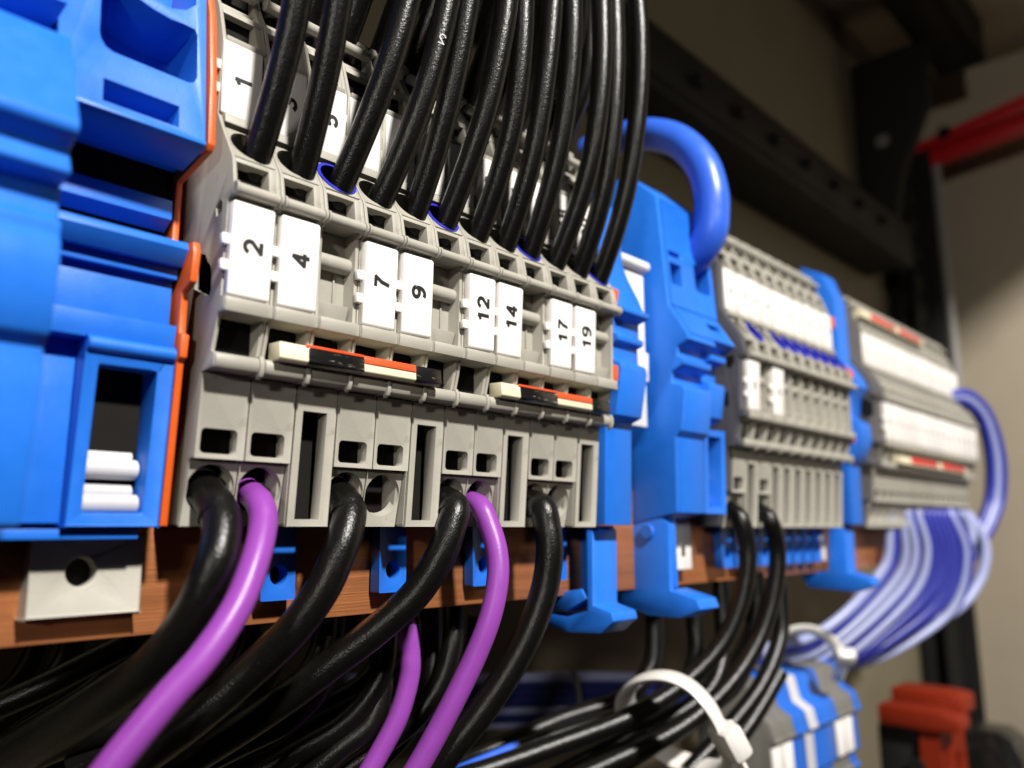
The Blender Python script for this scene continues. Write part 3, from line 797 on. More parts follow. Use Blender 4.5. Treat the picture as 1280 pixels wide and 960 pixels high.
# ------------------------------------------------------------------ wires
WIRES = [
    ('thick black cable plugged in below tag two', 'wire_black', 2.15, 'black cables leaving the near row downwards',
     [(3, 13, -30.8), (2.95, 9.6, -33.0), (2.99, 5.26, -35.58), (2.51, 3.2, -38.17), (1.37, 2.39, -41.79), (0.16, 4.21, -46.7), (-1.74, 8.24, -51.71), (-4.66, 15.61, -56.96), (-8.83, 27.6, -63.62)]),
    ('thick black cable plugged in below tag seven', 'wire_black', 2.15, 'black cables leaving the near row downwards',
     [(21, 13, -30.8), (20.95, 9.6, -33.0), (20.64, 5.92, -35.1), (19.57, 4.58, -37.49), (18.26, 4.2, -40.37), (16.51, 4.99, -44.86), (13.96, 7.49, -49.83), (10.08, 11.45, -55.07), (6.03, 15.48, -59.92), (1.87, 21.15, -64.95), (-4.1, 27.51, -70.99)]),
    ('thick black cable plugged in below tag twelve', 'wire_black', 2.15, 'black cables leaving the near row downwards',
     [(39, 13, -30.8), (38.95, 9.6, -33.0), (38.03, 5.23, -34.59), (36.96, 4.5, -37.05), (35.27, 5.01, -41.28), (33.0, 7.23, -46.29), (29.24, 10.94, -51.1), (24.92, 15.17, -55.61), (20.41, 19.63, -60.24), (14.75, 25.44, -65.39), (8.5, 31.9, -70.76)]),
    ('thick black cable plugged in below tag seventeen', 'wire_black', 2.15, 'black cables leaving the near row downwards',
     [(57, 13, -30.8), (56.95, 9.6, -33.0), (55.87, 4.56, -34.28), (55.79, 3.35, -37.25), (55.64, 2.77, -41.12), (55.06, 3.3, -46.5), (53.26, 4.49, -52.32), (50.74, 6.41, -57.99), (47.68, 8.85, -63.51), (44.11, 11.78, -68.89), (40.63, 15.51, -74.84)]),
    ('purple wire plugged in below tag four', 'wire_purple', 1.6, 'purple wires of the near row',
     [(9.2, 13, -32.2), (9.0, 9.6, -33.4), (7.77, 4.91, -34.79), (7.17, 2.88, -37.05), (5.36, 0.92, -40.88), (2.89, -0.47, -45.37), (-0.49, -0.89, -49.93), (-3.85, -0.02, -53.91), (-6.96, 1.47, -58.39), (-9.52, 3.05, -62.64)]),
    ('purple wire plugged in below tag fourteen', 'wire_purple', 1.6, 'purple wires of the near row',
     [(45, 13, -32.2), (44.7, 9.6, -33.4), (43.36, 5.36, -34.49), (43.47, 3.62, -37.27), (43.5, 2.17, -40.86), (42.99, 1.49, -44.69), (41.85, 1.74, -49.51), (40.38, 3.19, -54.81), (38.31, 5.52, -61.09), (35.89, 8.33, -67.79), (33.13, 11.46, -74.35)]),
    ('short purple wire hanging behind the black cables, below tag nine', 'wire_purple', 1.55, 'purple wires of the near row',
     [(42.31, 22.78, -47.41), (41.11, 19.32, -51.9), (41.57, 18.58, -56.55), (41.53, 18.79, -60.03), (40.48, 19.75, -65.13), (38.61, 21.54, -70.15), (35.7, 24.08, -76.64)]),
    ('black wire curling down right beside the short purple wire', 'wire_black', 1.75, 'black wires in the bundle below',
     [(53.95, 22.86, -49.36), (52.71, 21.36, -55.54), (50.88, 21.91, -61.61), (47.59, 23.79, -66.87), (43.16, 26.49, -70.71), (38.14, 29.77, -74.41), (33.85, 33.81, -78.32)]),
    ('black wire passing behind the purple wire of tag fourteen', 'wire_black', 1.75, 'black wires in the bundle below',
     [(52.26, 27.28, -48.2), (52.41, 26.2, -55.96), (50.91, 25.26, -63.28), (48.13, 26.78, -69.23), (44.0, 29.5, -74.37), (40.59, 32.98, -79.66)]),
    ('thin black wire glinting left of the short purple wire', 'wire_black', 1.75, 'black wires in the bundle below',
     [(40.7, 23.07, -53.36), (39.6, 22.78, -59.11), (37.02, 23.68, -63.48), (33.38, 25.4, -66.76), (28.56, 28.21, -69.46), (23.18, 31.79, -72.83)]),
    ('black wire hanging just left of the short purple wire', 'wire_black', 1.75, 'black wires in the bundle below',
     [(40.04, 25.48, -48.65), (40.08, 24.36, -55.8), (39.92, 23.07, -61.51), (37.98, 23.44, -66.43), (34.14, 25.31, -69.43), (30.81, 28.3, -73.19)]),
    ('black wire running low under the cable of tag seven', 'wire_black', 1.75, 'black wires in the bundle below',
     [(32.89, 25.54, -54.03), (29.78, 24.56, -60.33), (24.88, 24.75, -63.95), (19.06, 27.08, -66.46), (13.3, 30.99, -69.61)]),
    ('black wire under the rail right of the grey foot', 'wire_black', 1.75, 'black wires in the bundle below',
     [(9.41, 32.33, -53.44), (6.22, 31.81, -55.58), (2.14, 32.32, -58.07), (-2.02, 34.52, -61.11), (-6.67, 38.88, -64.77)]),
    ('black wire arching below the left end of the rail', 'wire_black', 1.75, 'black wires in the bundle below',
     [(7.2, 37.52, -53.19), (2.58, 38.51, -55.39), (-2.5, 40.09, -57.96), (-7.74, 43.33, -60.58)]),
    ('black wire lowest in the bottom left corner', 'wire_black', 1.75, 'black wires in the bundle below',
     [(9.47, 21.98, -59.14), (3.39, 25.92, -61.12), (-2.09, 30.75, -63.27), (-7.35, 35.57, -66.31)]),
    ('black wire crossing below the cable of tag two', 'wire_black', 1.75, 'black wires in the bundle below',
     [(17.48, 18.9, -56.94), (11.35, 21.54, -59.36), (5.32, 25.69, -62.34), (-1.05, 30.4, -66.13)]),
    ('black wire dropping behind the cable of tag twelve', 'wire_black', 1.75, 'black wires in the bundle below',
     [(38.81, 30.09, -50.09), (37.08, 29.33, -57.18), (31.99, 30.01, -61.91), (25.31, 31.96, -65.13), (18.59, 35.28, -67.79), (11.5, 39.22, -71.36)]),
    ('first black filler wire from the left, added to darken the gaps below the rail', 'wire_black', 1.8, 'black filler wires darkening the gaps below the rail',  # this wire and the following filler are added to darken the bottom left
     [(4.17, 63.41, -51.11), (3.46, 62.49, -56.06), (0.2, 61.4, -61.31), (-6.33, 63.42, -65.42), (-12.02, 64.45, -69.07), (-20.66, 68.37, -71.98)]),
    ('second black filler wire from the left, added to darken the gaps below the rail', 'wire_black', 1.8, 'black filler wires darkening the gaps below the rail',
     [(5.67, 54.4, -50.58), (5.06, 53.62, -56.41), (1.62, 52.35, -60.32), (-3.99, 53.36, -64.22), (-10.47, 54.99, -67.02), (-18.78, 58.69, -70.39)]),
    ('third black filler wire from the left, added to darken the gaps below the rail', 'wire_black', 1.8, 'black filler wires darkening the gaps below the rail',
     [(13.92, 57.32, -51.41), (13.23, 56.72, -57.64), (9.49, 55.85, -61.86), (2.89, 57.98, -66.08), (-3.51, 59.79, -69.87), (-12.62, 64.22, -72.85)]),
    ('fourth black filler wire from the left, added to darken the gaps below the rail', 'wire_black', 1.8, 'black filler wires darkening the gaps below the rail',
     [(17.39, 58.02, -51.72), (16.68, 57.5, -58.18), (12.82, 56.77, -62.43), (5.9, 59.27, -66.78), (-0.55, 61.2, -70.88), (-9.96, 65.93, -73.78)]),
    ('fifth black filler wire from the left, added to darken the gaps below the rail', 'wire_black', 1.8, 'black filler wires darkening the gaps below the rail',
     [(19.85, 48.06, -51.19), (19.03, 47.52, -57.12), (15.14, 46.84, -61.45), (8.12, 49.38, -65.59), (1.8, 50.93, -68.7), (-7.3, 55.49, -72.2)]),
    ('sixth black filler wire from the left, added to darken the gaps below the rail', 'wire_black', 1.8, 'black filler wires darkening the gaps below the rail',
     [(27.6, 55.96, -52.35), (26.65, 55.5, -58.05), (22.6, 55.3, -63.58), (14.69, 58.89, -68.17), (8.33, 60.88, -72.79), (-1.75, 66.29, -75.62)]),
    ('seventh black filler wire from the left, added to darken the gaps below the rail', 'wire_black', 1.8, 'black filler wires darkening the gaps below the rail',
     [(34.3, 53.01, -52.64), (33.25, 52.63, -58.25), (29.03, 52.7, -64.12), (20.61, 56.85, -68.82), (14.1, 58.8, -72.7), (3.79, 64.7, -76.49)]),
    ('eighth black filler wire from the left, added to darken the gaps below the rail', 'wire_black', 1.8, 'black filler wires darkening the gaps below the rail',
     [(39.45, 49.41, -52.77), (38.23, 49.01, -57.61), (33.97, 49.34, -64.35), (27.17, 51.81, -69.11), (18.62, 55.79, -72.58), (8.15, 61.99, -76.87)]),
    ('ninth black filler wire from the left, added to darken the gaps below the rail', 'wire_black', 1.8, 'black filler wires darkening the gaps below the rail',
     [(41.4, 41.74, -52.36), (40.3, 41.54, -58.48), (35.8, 41.71, -63.61), (28.59, 44.58, -68.2), (20.62, 48.06, -72.11), (10.22, 53.99, -75.67)]),
    ('tenth black filler wire from the left, added to darken the gaps below the rail', 'wire_black', 1.8, 'black filler wires darkening the gaps below the rail',
     [(44.34, 38.8, -52.37), (43.19, 38.63, -58.38), (38.61, 38.9, -63.63), (30.56, 42.65, -68.22), (23.36, 45.53, -72.91), (12.77, 51.46, -75.7)]),
    ('eleventh black filler wire from the left, added to darken the gaps below the rail', 'wire_black', 1.8, 'black filler wires darkening the gaps below the rail',
     [(54.46, 41.23, -53.31), (53.35, 41.33, -60.49), (48.4, 41.9, -65.35), (38.68, 47.48, -70.32), (32.07, 49.72, -74.92), (20.79, 56.58, -78.48)]),
    ('twelfth black filler wire from the left, added to darken the gaps below the rail', 'wire_black', 1.8, 'black filler wires darkening the gaps below the rail',
     [(57.88, 38.16, -53.35), (56.76, 38.35, -60.86), (51.68, 38.98, -65.42), (42.1, 44.42, -70.4), (35.12, 46.99, -74.8), (23.76, 54.0, -78.59)]),
    ('thirteenth black filler wire from the left, added to darken the gaps below the rail', 'wire_black', 1.8, 'black filler wires darkening the gaps below the rail',
     [(59.15, 28.06, -52.72), (57.9, 28.2, -59.55), (52.82, 28.87, -64.26), (44.29, 33.15, -68.99), (36.4, 36.47, -72.58), (25.38, 43.2, -76.72)]),
    ('fourteenth black filler wire from the left, added to darken the gaps below the rail', 'wire_black', 1.8, 'black filler wires darkening the gaps below the rail',
     [(68.28, 31.66, -53.67), (67.06, 32.01, -61.4), (61.69, 32.94, -66.0), (54.1, 36.35, -71.11), (44.5, 41.82, -76.12), (32.63, 49.25, -79.53)]),
    ('black wire plugged into the first block of the middle row', 'wire_black', 1.9, 'black wires bundled by the white cable tie',
     [(122, 13, -30.8), (121.95, 9.6, -33.0), (120.77, 5.17, -35.46), (121.94, 4.31, -42.54), (120.43, 5.32, -51.63), (116.13, 7.69, -60.37), (108.39, 11.85, -67.79), (97.15, 17.83, -73.8), (83.23, 24.58, -77.62), (69.0, 31.54, -81.02), (52.96, 38.73, -83.67)]),
    ('black wire plugged into the third block of the middle row', 'wire_black', 1.9, 'black wires bundled by the white cable tie',
     [(134, 13, -30.8), (133.95, 9.6, -33.0), (132.68, 4.43, -35.37), (135.02, 3.92, -42.81), (133.6, 4.96, -52.38), (128.53, 6.98, -62.32), (120.58, 10.14, -70.76), (109.43, 14.79, -77.6), (96.09, 21.16, -82.3), (81.5, 27.15, -86.21)]),
    ('black wire hanging straight down behind the large blue foot', 'wire_black', 1.9, 'black wires bundled by the white cable tie',
     [(124.8, 19.92, -51.82), (124.05, 19.34, -57.87), (122.6, 18.4, -65.36), (116.53, 18.96, -71.35), (103.78, 24.59, -75.56), (88.46, 31.1, -78.49), (73.29, 35.96, -81.33), (60.76, 39.54, -84.26)]),
    ('black wire hanging just right of the large blue foot', 'wire_black', 1.9, 'black wires bundled by the white cable tie',
     [(132.3, 17.08, -48.48), (132.01, 16.77, -57.41), (129.44, 15.77, -65.84), (122.17, 16.54, -73.45), (107.48, 23.31, -79.9), (93.31, 29.03, -84.42), (79.11, 33.16, -88.36)]),
    ('black wire hanging between the two plugged wires of the middle row', 'wire_black', 1.9, 'black wires bundled by the white cable tie',
     [(141.77, 12.87, -47.78), (141.79, 13.05, -54.23), (140.06, 13.8, -61.42), (130.5, 16.28, -72.04), (115.65, 20.77, -80.41), (101.3, 27.15, -86.72)]),
    ('black wire outermost on the right of the tied bundle', 'wire_black', 1.9, 'black wires bundled by the white cable tie',
     [(148.99, 10.5, -50.79), (147.66, 10.35, -61.8), (139.53, 11.15, -71.71), (129.07, 13.95, -79.93), (117.26, 18.18, -88.22)]),
    ('black wire hanging left under the large blue foot', 'wire_black', 1.9, 'black wires bundled by the white cable tie',
     [(116.89, 25.69, -53.44), (116.44, 25.0, -60.27), (114.1, 24.95, -67.63), (107.62, 27.29, -73.17), (93.95, 33.65, -76.47), (78.54, 39.14, -80.76), (64.14, 43.59, -85.15)]),
    ('black wire half hidden in the middle of the tied bundle', 'wire_black', 1.9, 'black wires bundled by the white cable tie',
     [(141.72, 14.13, -52.45), (140.3, 14.02, -63.26), (131.86, 15.09, -72.92), (116.93, 20.53, -78.97), (101.74, 27.39, -83.77), (85.07, 34.51, -89.26)]),
    ('black wire lowest at the right end of the tied bundle', 'wire_black', 1.9, 'black wires bundled by the white cable tie',
     [(144.79, 9.72, -70.44), (134.91, 12.2, -79.77), (125.41, 15.18, -86.87), (115.0, 18.95, -93.37)]),
    ('thin bright blue wire along the top of the tied bundle', 'wire_royal', 0.9, None,
     [(109.85, 26.84, -74.73), (100.71, 29.55, -76.61), (91.01, 31.17, -77.74), (79.38, 33.43, -79.17), (67.9, 35.68, -81.18), (56.14, 38.34, -83.65)]),
    ('topmost pale wire strung across the wall behind the near cables', 'wire_pale', 1.3, 'thin wires strung across the back wall',
     [(68.89, 74.51, -70.4), (90.32, 64.22, -71.9), (106.51, 59.32, -73.02), (123.58, 53.5, -74.1), (143.34, 48.04, -76.14), (166.07, 42.52, -78.57), (184.99, 38.02, -80.88)]),
    ('topmost dark blue wire strung across the wall behind the near cables', 'wire_navy', 1.6, 'thin wires strung across the back wall',
     [(69.09, 74.7, -71.96), (90.53, 64.42, -73.53), (106.73, 59.53, -74.72), (123.81, 53.72, -75.88), (143.6, 48.28, -78.1), (166.35, 42.79, -80.75), (185.29, 38.31, -83.16)]),
    ('second dark blue wire strung across the wall behind the near cables', 'wire_navy', 1.6, 'thin wires strung across the back wall',
     [(69.29, 74.89, -73.52), (90.74, 64.62, -75.16), (106.95, 59.75, -76.42), (124.04, 53.94, -77.65), (143.86, 48.52, -80.07), (166.64, 43.07, -82.94), (185.58, 38.59, -85.44)]),
    ('third dark blue wire strung across the wall behind the near cables', 'wire_navy', 1.6, 'thin wires strung across the back wall',
     [(69.52, 75.11, -75.25), (90.98, 64.85, -76.97), (107.2, 59.98, -78.31), (124.29, 54.18, -79.62), (144.1, 48.76, -81.93), (166.87, 43.28, -84.69), (185.82, 38.82, -87.27)]),
    ('middle pale wire strung across the wall behind the near cables', 'wire_pale', 1.3, 'thin wires strung across the back wall',
     [(69.79, 75.37, -77.33), (91.26, 65.12, -79.14), (107.49, 60.26, -80.58), (124.6, 54.48, -81.98), (144.31, 48.96, -83.58), (166.98, 43.39, -85.56), (185.94, 38.93, -88.18)]),
    ('lowest dark blue wire strung across the wall behind the near cables', 'wire_navy', 1.6, 'thin wires strung across the back wall',
     [(69.97, 75.54, -78.72), (91.45, 65.3, -80.59), (107.69, 60.45, -82.09), (124.81, 54.67, -83.55), (144.47, 49.12, -84.82), (167.09, 43.5, -86.43), (186.06, 39.04, -89.1)]),
    ('lowest pale wire strung across the wall behind the near cables', 'wire_pale', 1.3, 'thin wires strung across the back wall',
     [(70.15, 75.71, -80.1), (91.64, 65.48, -82.04), (107.88, 60.64, -83.6), (125.01, 54.87, -85.13), (144.64, 49.27, -86.06), (167.21, 43.61, -87.31), (186.18, 39.16, -90.01)]),
    ('first pale wire from the left leaving the far row', 'wire_pale', 1.45, 'blue and pale wires leaving the far row',
     [(222.5, 9.0, -33.0), (224.01, 9.7, -33.08), (225.54, 11.16, -44.84), (223.45, 13.6, -51.41), (213.73, 20.83, -62.66), (202.21, 27.31, -69.48), (189.79, 31.88, -70.97), (175.34, 35.76, -72.92)]),
    ('first dark blue wire from the left leaving the far row', 'wire_blue', 1.45, 'blue and pale wires leaving the far row',
     [(226.8, 9.0, -33.0), (228.23, 9.69, -33.03), (230.12, 10.8, -44.93), (228.0, 13.48, -52.31), (217.85, 21.33, -64.21), (205.89, 28.47, -71.79), (192.98, 33.55, -73.26), (178.43, 37.52, -75.19)]),
    ('second pale wire from the left leaving the far row', 'wire_pale', 1.45, 'blue and pale wires leaving the far row',
     [(232.6, 9.0, -33.0), (232.82, 9.28, -32.98), (235.62, 9.48, -45.02), (233.45, 12.62, -53.99), (222.48, 21.47, -66.43), (209.67, 29.67, -74.63), (195.91, 35.63, -76.07), (181.27, 39.68, -77.96)]),
    ('third pale wire from the left leaving the far row', 'wire_pale', 1.45, 'blue and pale wires leaving the far row',
     [(239.4, 9.0, -33.0), (237.62, 8.64, -32.92), (240.99, 8.29, -45.11), (238.8, 11.87, -55.7), (227.03, 21.7, -68.69), (213.41, 30.92, -77.52), (198.84, 37.73, -78.93), (184.11, 41.86, -80.79)]),
    ('second dark blue wire from the left leaving the far row', 'wire_blue', 1.45, 'blue and pale wires leaving the far row',
     [(244.1, 9.0, -33.0), (241.92, 8.54, -32.87), (244.79, 8.75, -45.2), (242.71, 12.58, -57.2), (230.72, 22.76, -70.63), (216.88, 32.34, -79.98), (202.04, 39.42, -81.38), (187.22, 43.65, -83.21)]),
    ('fourth pale wire from the left leaving the far row', 'wire_pale', 1.45, 'blue and pale wires leaving the far row',
     [(249.7, 9.0, -33.0), (246.43, 8.22, -32.82), (250.24, 7.48, -45.29), (248.04, 11.68, -58.2), (235.28, 22.9, -72.54), (220.65, 33.59, -82.99), (204.97, 41.54, -84.36), (190.06, 45.85, -86.15)]),
    ('third dark blue wire from the left leaving the far row', 'wire_blue', 1.45, 'blue and pale wires leaving the far row',
     [(254.6, 9.0, -33.0), (250.78, 8.06, -32.76), (254.64, 7.31, -45.38), (252.54, 11.3, -57.91), (240.14, 21.74, -70.69), (225.81, 31.55, -78.97), (210.63, 39.01, -80.48), (195.56, 43.55, -82.45)]),
    ('fourth dark blue wire from the left leaving the far row', 'wire_blue', 1.45, 'blue and pale wires leaving the far row',
     [(259.7, 9.0, -33.0), (255.16, 7.88, -32.71), (259.43, 6.73, -45.46), (257.41, 11.09, -59.73), (244.54, 22.22, -73.3), (229.73, 32.78, -82.53), (214.01, 40.8, -83.99), (198.83, 45.43, -85.91)]),
    ('fifth dark blue wire from the left leaving the far row', 'wire_blue', 1.45, 'blue and pale wires leaving the far row',
     [(264.9, 9.0, -33.0), (259.56, 7.67, -32.66), (264.26, 6.11, -45.55), (262.18, 10.29, -58.91), (249.44, 21.04, -71.54), (234.71, 31.18, -79.42), (219.2, 39.0, -81.0), (203.87, 43.83, -83.07)]),
    ('sixth dark blue wire from the left leaving the far row', 'wire_blue', 1.45, 'blue and pale wires leaving the far row',
     [(270.3, 9.0, -33.0), (263.99, 7.43, -32.6), (268.93, 5.66, -45.64), (267.08, 10.34, -61.85), (253.83, 21.65, -74.59), (238.56, 32.37, -82.52), (222.55, 40.7, -84.06), (207.12, 45.63, -86.1)]),
    ('seventh dark blue wire from the left leaving the far row', 'wire_blue', 1.45, 'blue and pale wires leaving the far row',
     [(275.8, 9.0, -33.0), (268.44, 7.17, -32.55), (273.24, 5.58, -45.73), (271.53, 10.31, -62.66), (258.37, 21.39, -74.86), (243.13, 31.84, -81.97), (227.26, 40.06, -83.57), (211.68, 45.15, -85.68)]),
    ('eighth dark blue wire from the left leaving the far row', 'wire_blue', 1.45, 'blue and pale wires leaving the far row',
     [(281.5, 9.0, -33.0), (272.92, 6.88, -32.5), (278.16, 4.86, -45.82), (276.33, 9.33, -61.28), (263.45, 20.16, -73.63), (248.49, 30.35, -80.86), (232.85, 38.35, -82.52), (217.11, 43.64, -84.72)]),
    ('fifth pale wire from the left leaving the far row', 'wire_pale', 1.45, 'blue and pale wires leaving the far row',
     [(286.3, 9.0, -33.0), (277.22, 6.77, -32.44), (282.71, 4.53, -45.91), (281.3, 9.48, -64.88), (268.16, 20.43, -76.63), (252.89, 30.71, -82.96), (237.05, 38.91, -84.62), (221.19, 44.32, -86.81)]),
    ('ninth dark blue wire from the left leaving the far row', 'wire_blue', 1.45, 'blue and pale wires leaving the far row',
     [(291.3, 9.0, -33.0), (281.55, 6.64, -32.39), (287.3, 4.16, -46.0), (285.87, 8.74, -63.48), (273.38, 18.92, -74.92), (258.75, 28.4, -80.72), (243.54, 35.96, -82.47), (227.49, 41.6, -84.78)]),
    ('outermost pale wire curling round the far row bundle', 'wire_pale', 1.9, 'blue and pale wires leaving the far row',
     [(297.74, 7.13, -31.59), (299.55, 3.83, -37.49), (300.45, 2.21, -46.23), (296.49, 4.94, -57.68), (286.82, 11.71, -67.36), (270.14, 23.14, -72.43), (256.65, 32.33, -76.07)]),
    ('pale wire looping short under the end of the far row', 'wire_pale', 1.8, 'blue and pale wires leaving the far row',
     [(289.82, 9.25, -30.5), (294.03, 5.9, -34.58), (293.83, 4.84, -40.96), (289.79, 8.22, -48.99), (281.6, 13.46, -58.75), (269.18, 19.69, -66.63)]),
    ('inner dark blue wire arching over the end of the far row', 'wire_blue', 1.9, 'blue wires arching over the end of the far row',
     [(290.19, 7.12, 10.06), (295.54, 3.1, 9.62), (304.19, 0.14, 3.16), (310.55, -0.1, -10.21), (312.53, 1.79, -25.37), (307.01, 4.45, -36.0), (299.45, 9.18, -46.35), (290.96, 14.43, -54.97)]),
    ('middle pale wire arching over the end of the far row', 'wire_pale', 1.9, 'blue wires arching over the end of the far row',
     [(290.08, 7.02, 10.9), (296.11, 2.18, 10.88), (305.12, -1.05, 4.01), (312.04, -1.66, -10.21), (314.01, 0.23, -25.37), (308.48, 2.91, -36.0), (300.9, 7.66, -46.35), (292.39, 12.93, -54.97)]),
    ('outer dark blue wire arching over the end of the far row', 'wire_blue', 1.9, 'blue wires arching over the end of the far row',
     [(289.97, 6.92, 11.73), (296.68, 1.26, 12.13), (306.04, -2.24, 4.85), (313.53, -3.22, -10.21), (315.5, -1.33, -25.37), (309.95, 1.37, -36.0), (302.35, 6.14, -46.35), (293.83, 11.44, -54.97)]),
    ('thick bright blue cable looping out of the large blue block', 'wire_royal', 3.75, None,
     [(110.6, 11, 19.5), (110.3, 6.2, 22.0), (109.8, 3.18, 25.39), (109.8, 2.41, 29.21), (109.8, 2.33, 34.72), (109.8, 4.36, 41.93), (109.8, 9.58, 48.91), (109.8, 16.98, 53.54), (109.8, 24.96, 55.57), (109.8, 36.03, 55.62)]),
]


def wire(pts, r, m, label, group=None, name='wire', seg=18, cat='wire', cuff=False):
    o = MB().tube(pts, r, seg, 7).build(name, m, sharp=60)
    tag(o, label, cat, group)
    if cuff:
        a, b = Vector(pts[2]), Vector(pts[3])
        d = (b - a).normalized()
        MB().tube([a - d * 0.1, a + d * 0.15, a + d * 0.7, a + d * 0.95], r + 0.09, seg, 3).build('strain_ring', m, o, sharp=60)
    return o


ZS = [1.5, 5.5, 9, 14, 20, 27, 36, 46, 56, 70, 90]
YS = [5.2, 2.7, 0.8, -1.6, -3.9, -5.6, -6.9, -7.4, -7.0, -5.0, -1.0]
DRIFT = [0.005, -0.03, 0.115, 0.135, 0.045, 0.055, 0.0, 0.015, -0.04, 0.02, -0.025, -0.01]
for i in range(12):
    pts = []
    for k, (z, y) in enumerate(zip(ZS, YS)):
        pts.append((6 * i + 3.55 + DRIFT[i] * max(0, z - 5.5) + 0.25 * math.sin(i * 2.1 + z * 0.09), y + 0.35 * math.sin(i * 1.7 + z * 0.07) * min(1, z / 20), z))
    who = 'tag %s' % NUM[LO[i]] if LO[i] else 'the %s open shaft block' % ORD[[2, 5, 8, 11].index(i)]
    wire(pts, 1.68, 'wire_black', 'black wire rising from the block of %s in the near row' % who, 'black wires rising from the near row')

for i in range(12):
    who = 'tag %s' % NUM[LO[i]] if LO[i] else 'the %s open shaft block' % ORD[[2, 5, 8, 11].index(i)]
    x = 6 * i + 2.2 + random.uniform(-0.6, 0.6)
    pts = [(x, 12.4, 27), (x, 11.4, 31), (x + 0.2, 8.6, 36), (x + 0.6, 5.2, 43), (x + random.uniform(0, 2.5), 3.0, 52), (x + random.uniform(0, 3), 2.5, 64), (x + 1, 4, 82)]
    wire(pts, 1.8, 'wire_black', 'black wire in the rear rank above the block of %s' % who, 'black wires of the rear rank above the near row')

w3 = [o for o in scene.objects if o.get('label', '').startswith('black wire rising from the block of tag seven')][0]
n = Vector((-0.40, -0.82, -0.41)).normalized()               # the inked figure on that wire, facing the front
z0 = 26.4
c0 = Vector((6 * 3 + 3.55 + DRIFT[3] * (z0 - 5.5) + 0.25 * math.sin(6.3 + z0 * 0.09), -5.45 + 0.35 * math.sin(5.1 + z0 * 0.07), z0))
r0 = Vector((0.12, -0.22, 1)).normalized()
n = (n - r0 * n.dot(r0)).normalized()
u0 = n.cross(r0)
p0 = c0 + n * 1.78
o = link('printed_number', text_mesh('2', 1.5, 'lamp_grey', 0.055), w3)
o.matrix_local = Matrix(((u0.x, r0.x, n.x, p0.x * S), (u0.y, r0.y, n.y, p0.y * S), (u0.z, r0.z, n.z, p0.z * S), (0, 0, 0, 1)))

for n, (label, m, r, group, pts) in enumerate(WIRES):
    wire(pts, r, m, label, group, name='cable' if r > 2 else 'wire', cat='cable' if r > 2 else 'wire', cuff=2 < r < 3)


def strap(pts, w, label, head, hs, axis, closing=None):
    t = thing('cable_tie', label, 'cable tie', head, 'white nylon cable ties')
    h = Vector(head)
    MB().tube([Vector(p) - h for p in pts], w, 12, 7, axis).build('strap', 'nylon', t, sharp=60)
    if closing:
        MB().tube([Vector(p) - h for p in closing], w, 12, 5, axis).build('strap_back', 'nylon', t, sharp=60)
    d = (Vector(pts[-1]) - Vector(pts[-2])).normalized()
    hd = MB().box(-hs * 0.85, hs * 0.85, -hs * 0.55, hs * 0.55, -hs * 0.8, hs * 0.8).build('locking_head', 'nylon', t, hs * 0.3)
    hd.rotation_euler = d.to_track_quat('Z', 'Y').to_euler()
    ta = MB().tube([Vector((0, 0, 0)), d * hs * 1.3 + Vector((0, 0, -0.2)), d * hs * 2.0 + Vector((0, 0, -1.0))], w, 12, 3).build('strap_end', 'nylon', t)
    return t


strap([(107.15, 24.63, -78.0), (101.23, 22.29, -73.43), (96.73, 18.54, -69.21), (95.0, 13.63, -65.99), (95.56, 8.37, -64.99), (97.11, 4.21, -66.53), (98.2, 0.99, -69.9), (100.25, -0.1, -73.95)], (2.6, 0.85), 'big white cable tie arched over the black wire bundle at the bottom', (100.47, -1.34, -75.71), 4.0, (11.24, -5.98, 6.01), [(100.25, -0.1, -73.95), (106.8, 1.81, -79.38), (117.05, 10.44, -85.91), (118.52, 20.85, -86.58), (113.21, 25.3, -82.35), (107.15, 24.63, -78.0)])
strap([(177.51, 29.51, -74.64), (177.33, 26.72, -68.81), (180.23, 22.77, -65.33), (185.52, 18.73, -65.46), (190.68, 15.74, -69.1), (194.01, 15.26, -74.97), (197.81, 18.51, -80.13)], (1.7, 0.6), 'small white cable tie round the blue and pale wire bundle', (191.27, 13.14, -72.73), 3.2, (20.48, -10.33, 8.14))

# a small strap on the wires at the back wall
st = MB().tube([(117.15, 49.2, -71.3), (117.67, 48.22, -75.29), (118.55, 48.53, -80.01), (120.43, 50.62, -84.27)], (2.0, 0.7), 12, 4).build('wire_strap', 'dark_grey', sharp=60)
tag(st, 'dark grey strap holding the thin wires on the back wall', 'strap')

# ------------------------------------------------------------------ the lower row, glimpsed at the bottom right
GL = 'blocks of the lower row at the bottom right'  # housings use darker blue and grey, their shade put into the colour


def lower_block(base, w, m, label, tagged):
    t = thing('lower_terminal_block', label, 'terminal block', base, GL)
    p = [(0, 0), (-1.5, -6), (-5, -8), (-6, -12), (-4.5, -13), (-5, -24), (-3.5, -25), (-4, -31), (-1, -33), (0, -50), (16, -50), (16, 2)]
    MB().prism(p, 0, w).build('housing', m, t, 0.25)
    if tagged:
        MB().prism([(-5.2, -14), (-5.6, -23.4), (-4.2, -23.4), (-4, -14)], 0.5, w - 0.5).build('tag_strip', 'tag_white', t, 0.3)
    MB().cyl_x(0.2, w - 0.2, -5.2, -12.4, 1.0).build('rounded_bar', m, t)
    MB().cyl_x(0.2, w - 0.2, -3.9, -28.5, 1.0).build('lower_bar', m, t)
    return t


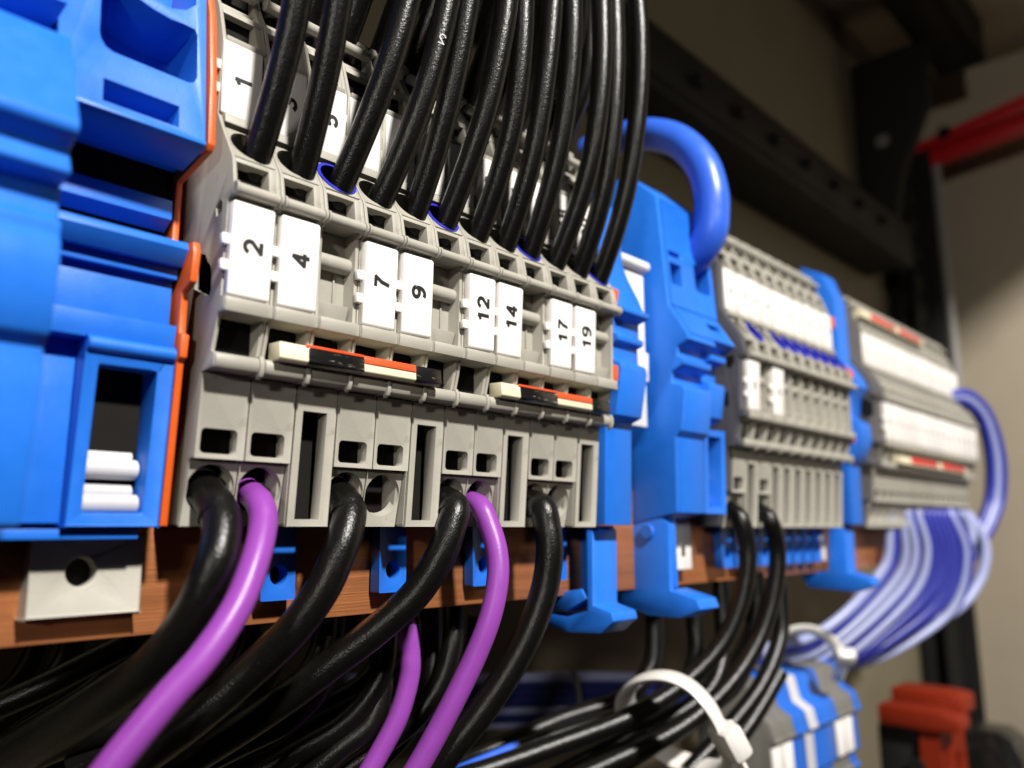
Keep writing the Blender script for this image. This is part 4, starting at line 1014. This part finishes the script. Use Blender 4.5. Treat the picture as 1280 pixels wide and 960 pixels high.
lower_block((160.1, 25.6, -78.1), 6, 'grey_shaded', 'leftmost grey terminal block of the lower row behind the tie head', True)
lower_block((166.3, 25.6, -78.1), 6, 'grey_shaded', 'second grey terminal block from the left in the lower row', True)
lower_block((172.6, 25.6, -78.1), 8, 'blue_foot', 'left blue terminal block of the lower row', False)
lower_block((181.1, 25.6, -78.1), 5, 'lamp_grey', 'pale grey divider block between the blue blocks of the lower row', False)
lower_block((186.4, 25.6, -78.1), 13, 'blue_foot', 'wide blue terminal block of the lower row under the pale wires', False)
lower_block((199.9, 25.6, -78.1), 6, 'grey_shaded', 'grey tagged block of the lower row right of wide blue one', True)
lower_block((206.1, 25.6, -78.1), 6, 'grey_shaded', 'last grey tagged block of the lower row', True)
lower_block((212.5, 25.6, -78.1), 4, 'blue_foot', 'slim blue end block closing the lower row', False)

t = thing('red_holder', 'shade-darkened orange red plastic holder with cut-outs at the bottom right', 'holder', (302.8, 28.3, -104.7))
MB().plate(rect(-15, 15, -60, 0), [rect(-10, -3, -30, -12), rect(2, 11, -24, -16)], (-8, 0), (-8, 10), 6).build('front_panel', 'orange_red_shaded', t, 0.6)
MB().prism([(-8, 2), (-16, 0), (-16, -4), (-8, -5), (12, -5), (12, 2)], -17, -4).build('left_flange', 'orange_red_shaded', t, 0.6)
MB().prism([(-8, 6), (-13, 5), (-13, -1), (12, -2), (12, 6)], -2, 15).build('right_flange', 'orange_red_shaded', t, 0.6)
MB().box(-13, 13, 0, 14, -60, -6).build('inner_case', 'black_steel', t, 0.6)
MB().cyl_x(-16, -15.2, 0, -18, 3).build('screw_recess', 'black_steel', t)
t = thing('dark_box', 'dark navy device with rounded shoulder at the bottom right corner', 'box', (343.7, 18.0, -116.8))
MB().prism([(10, 0), (-6, 0), (-11, -3), (-13, -9), (-13, -60), (10, -60)], -9, 9).build('case', 'gloss_black', t, 1.0)  # black instead of navy, the corner's shade put into the colour
MB().prism([(-13.3, -16), (-13.3, -21), (-12.5, -21), (-12.5, -16)], -6, 3).build('name_plate', 'beige', t, 0.2)
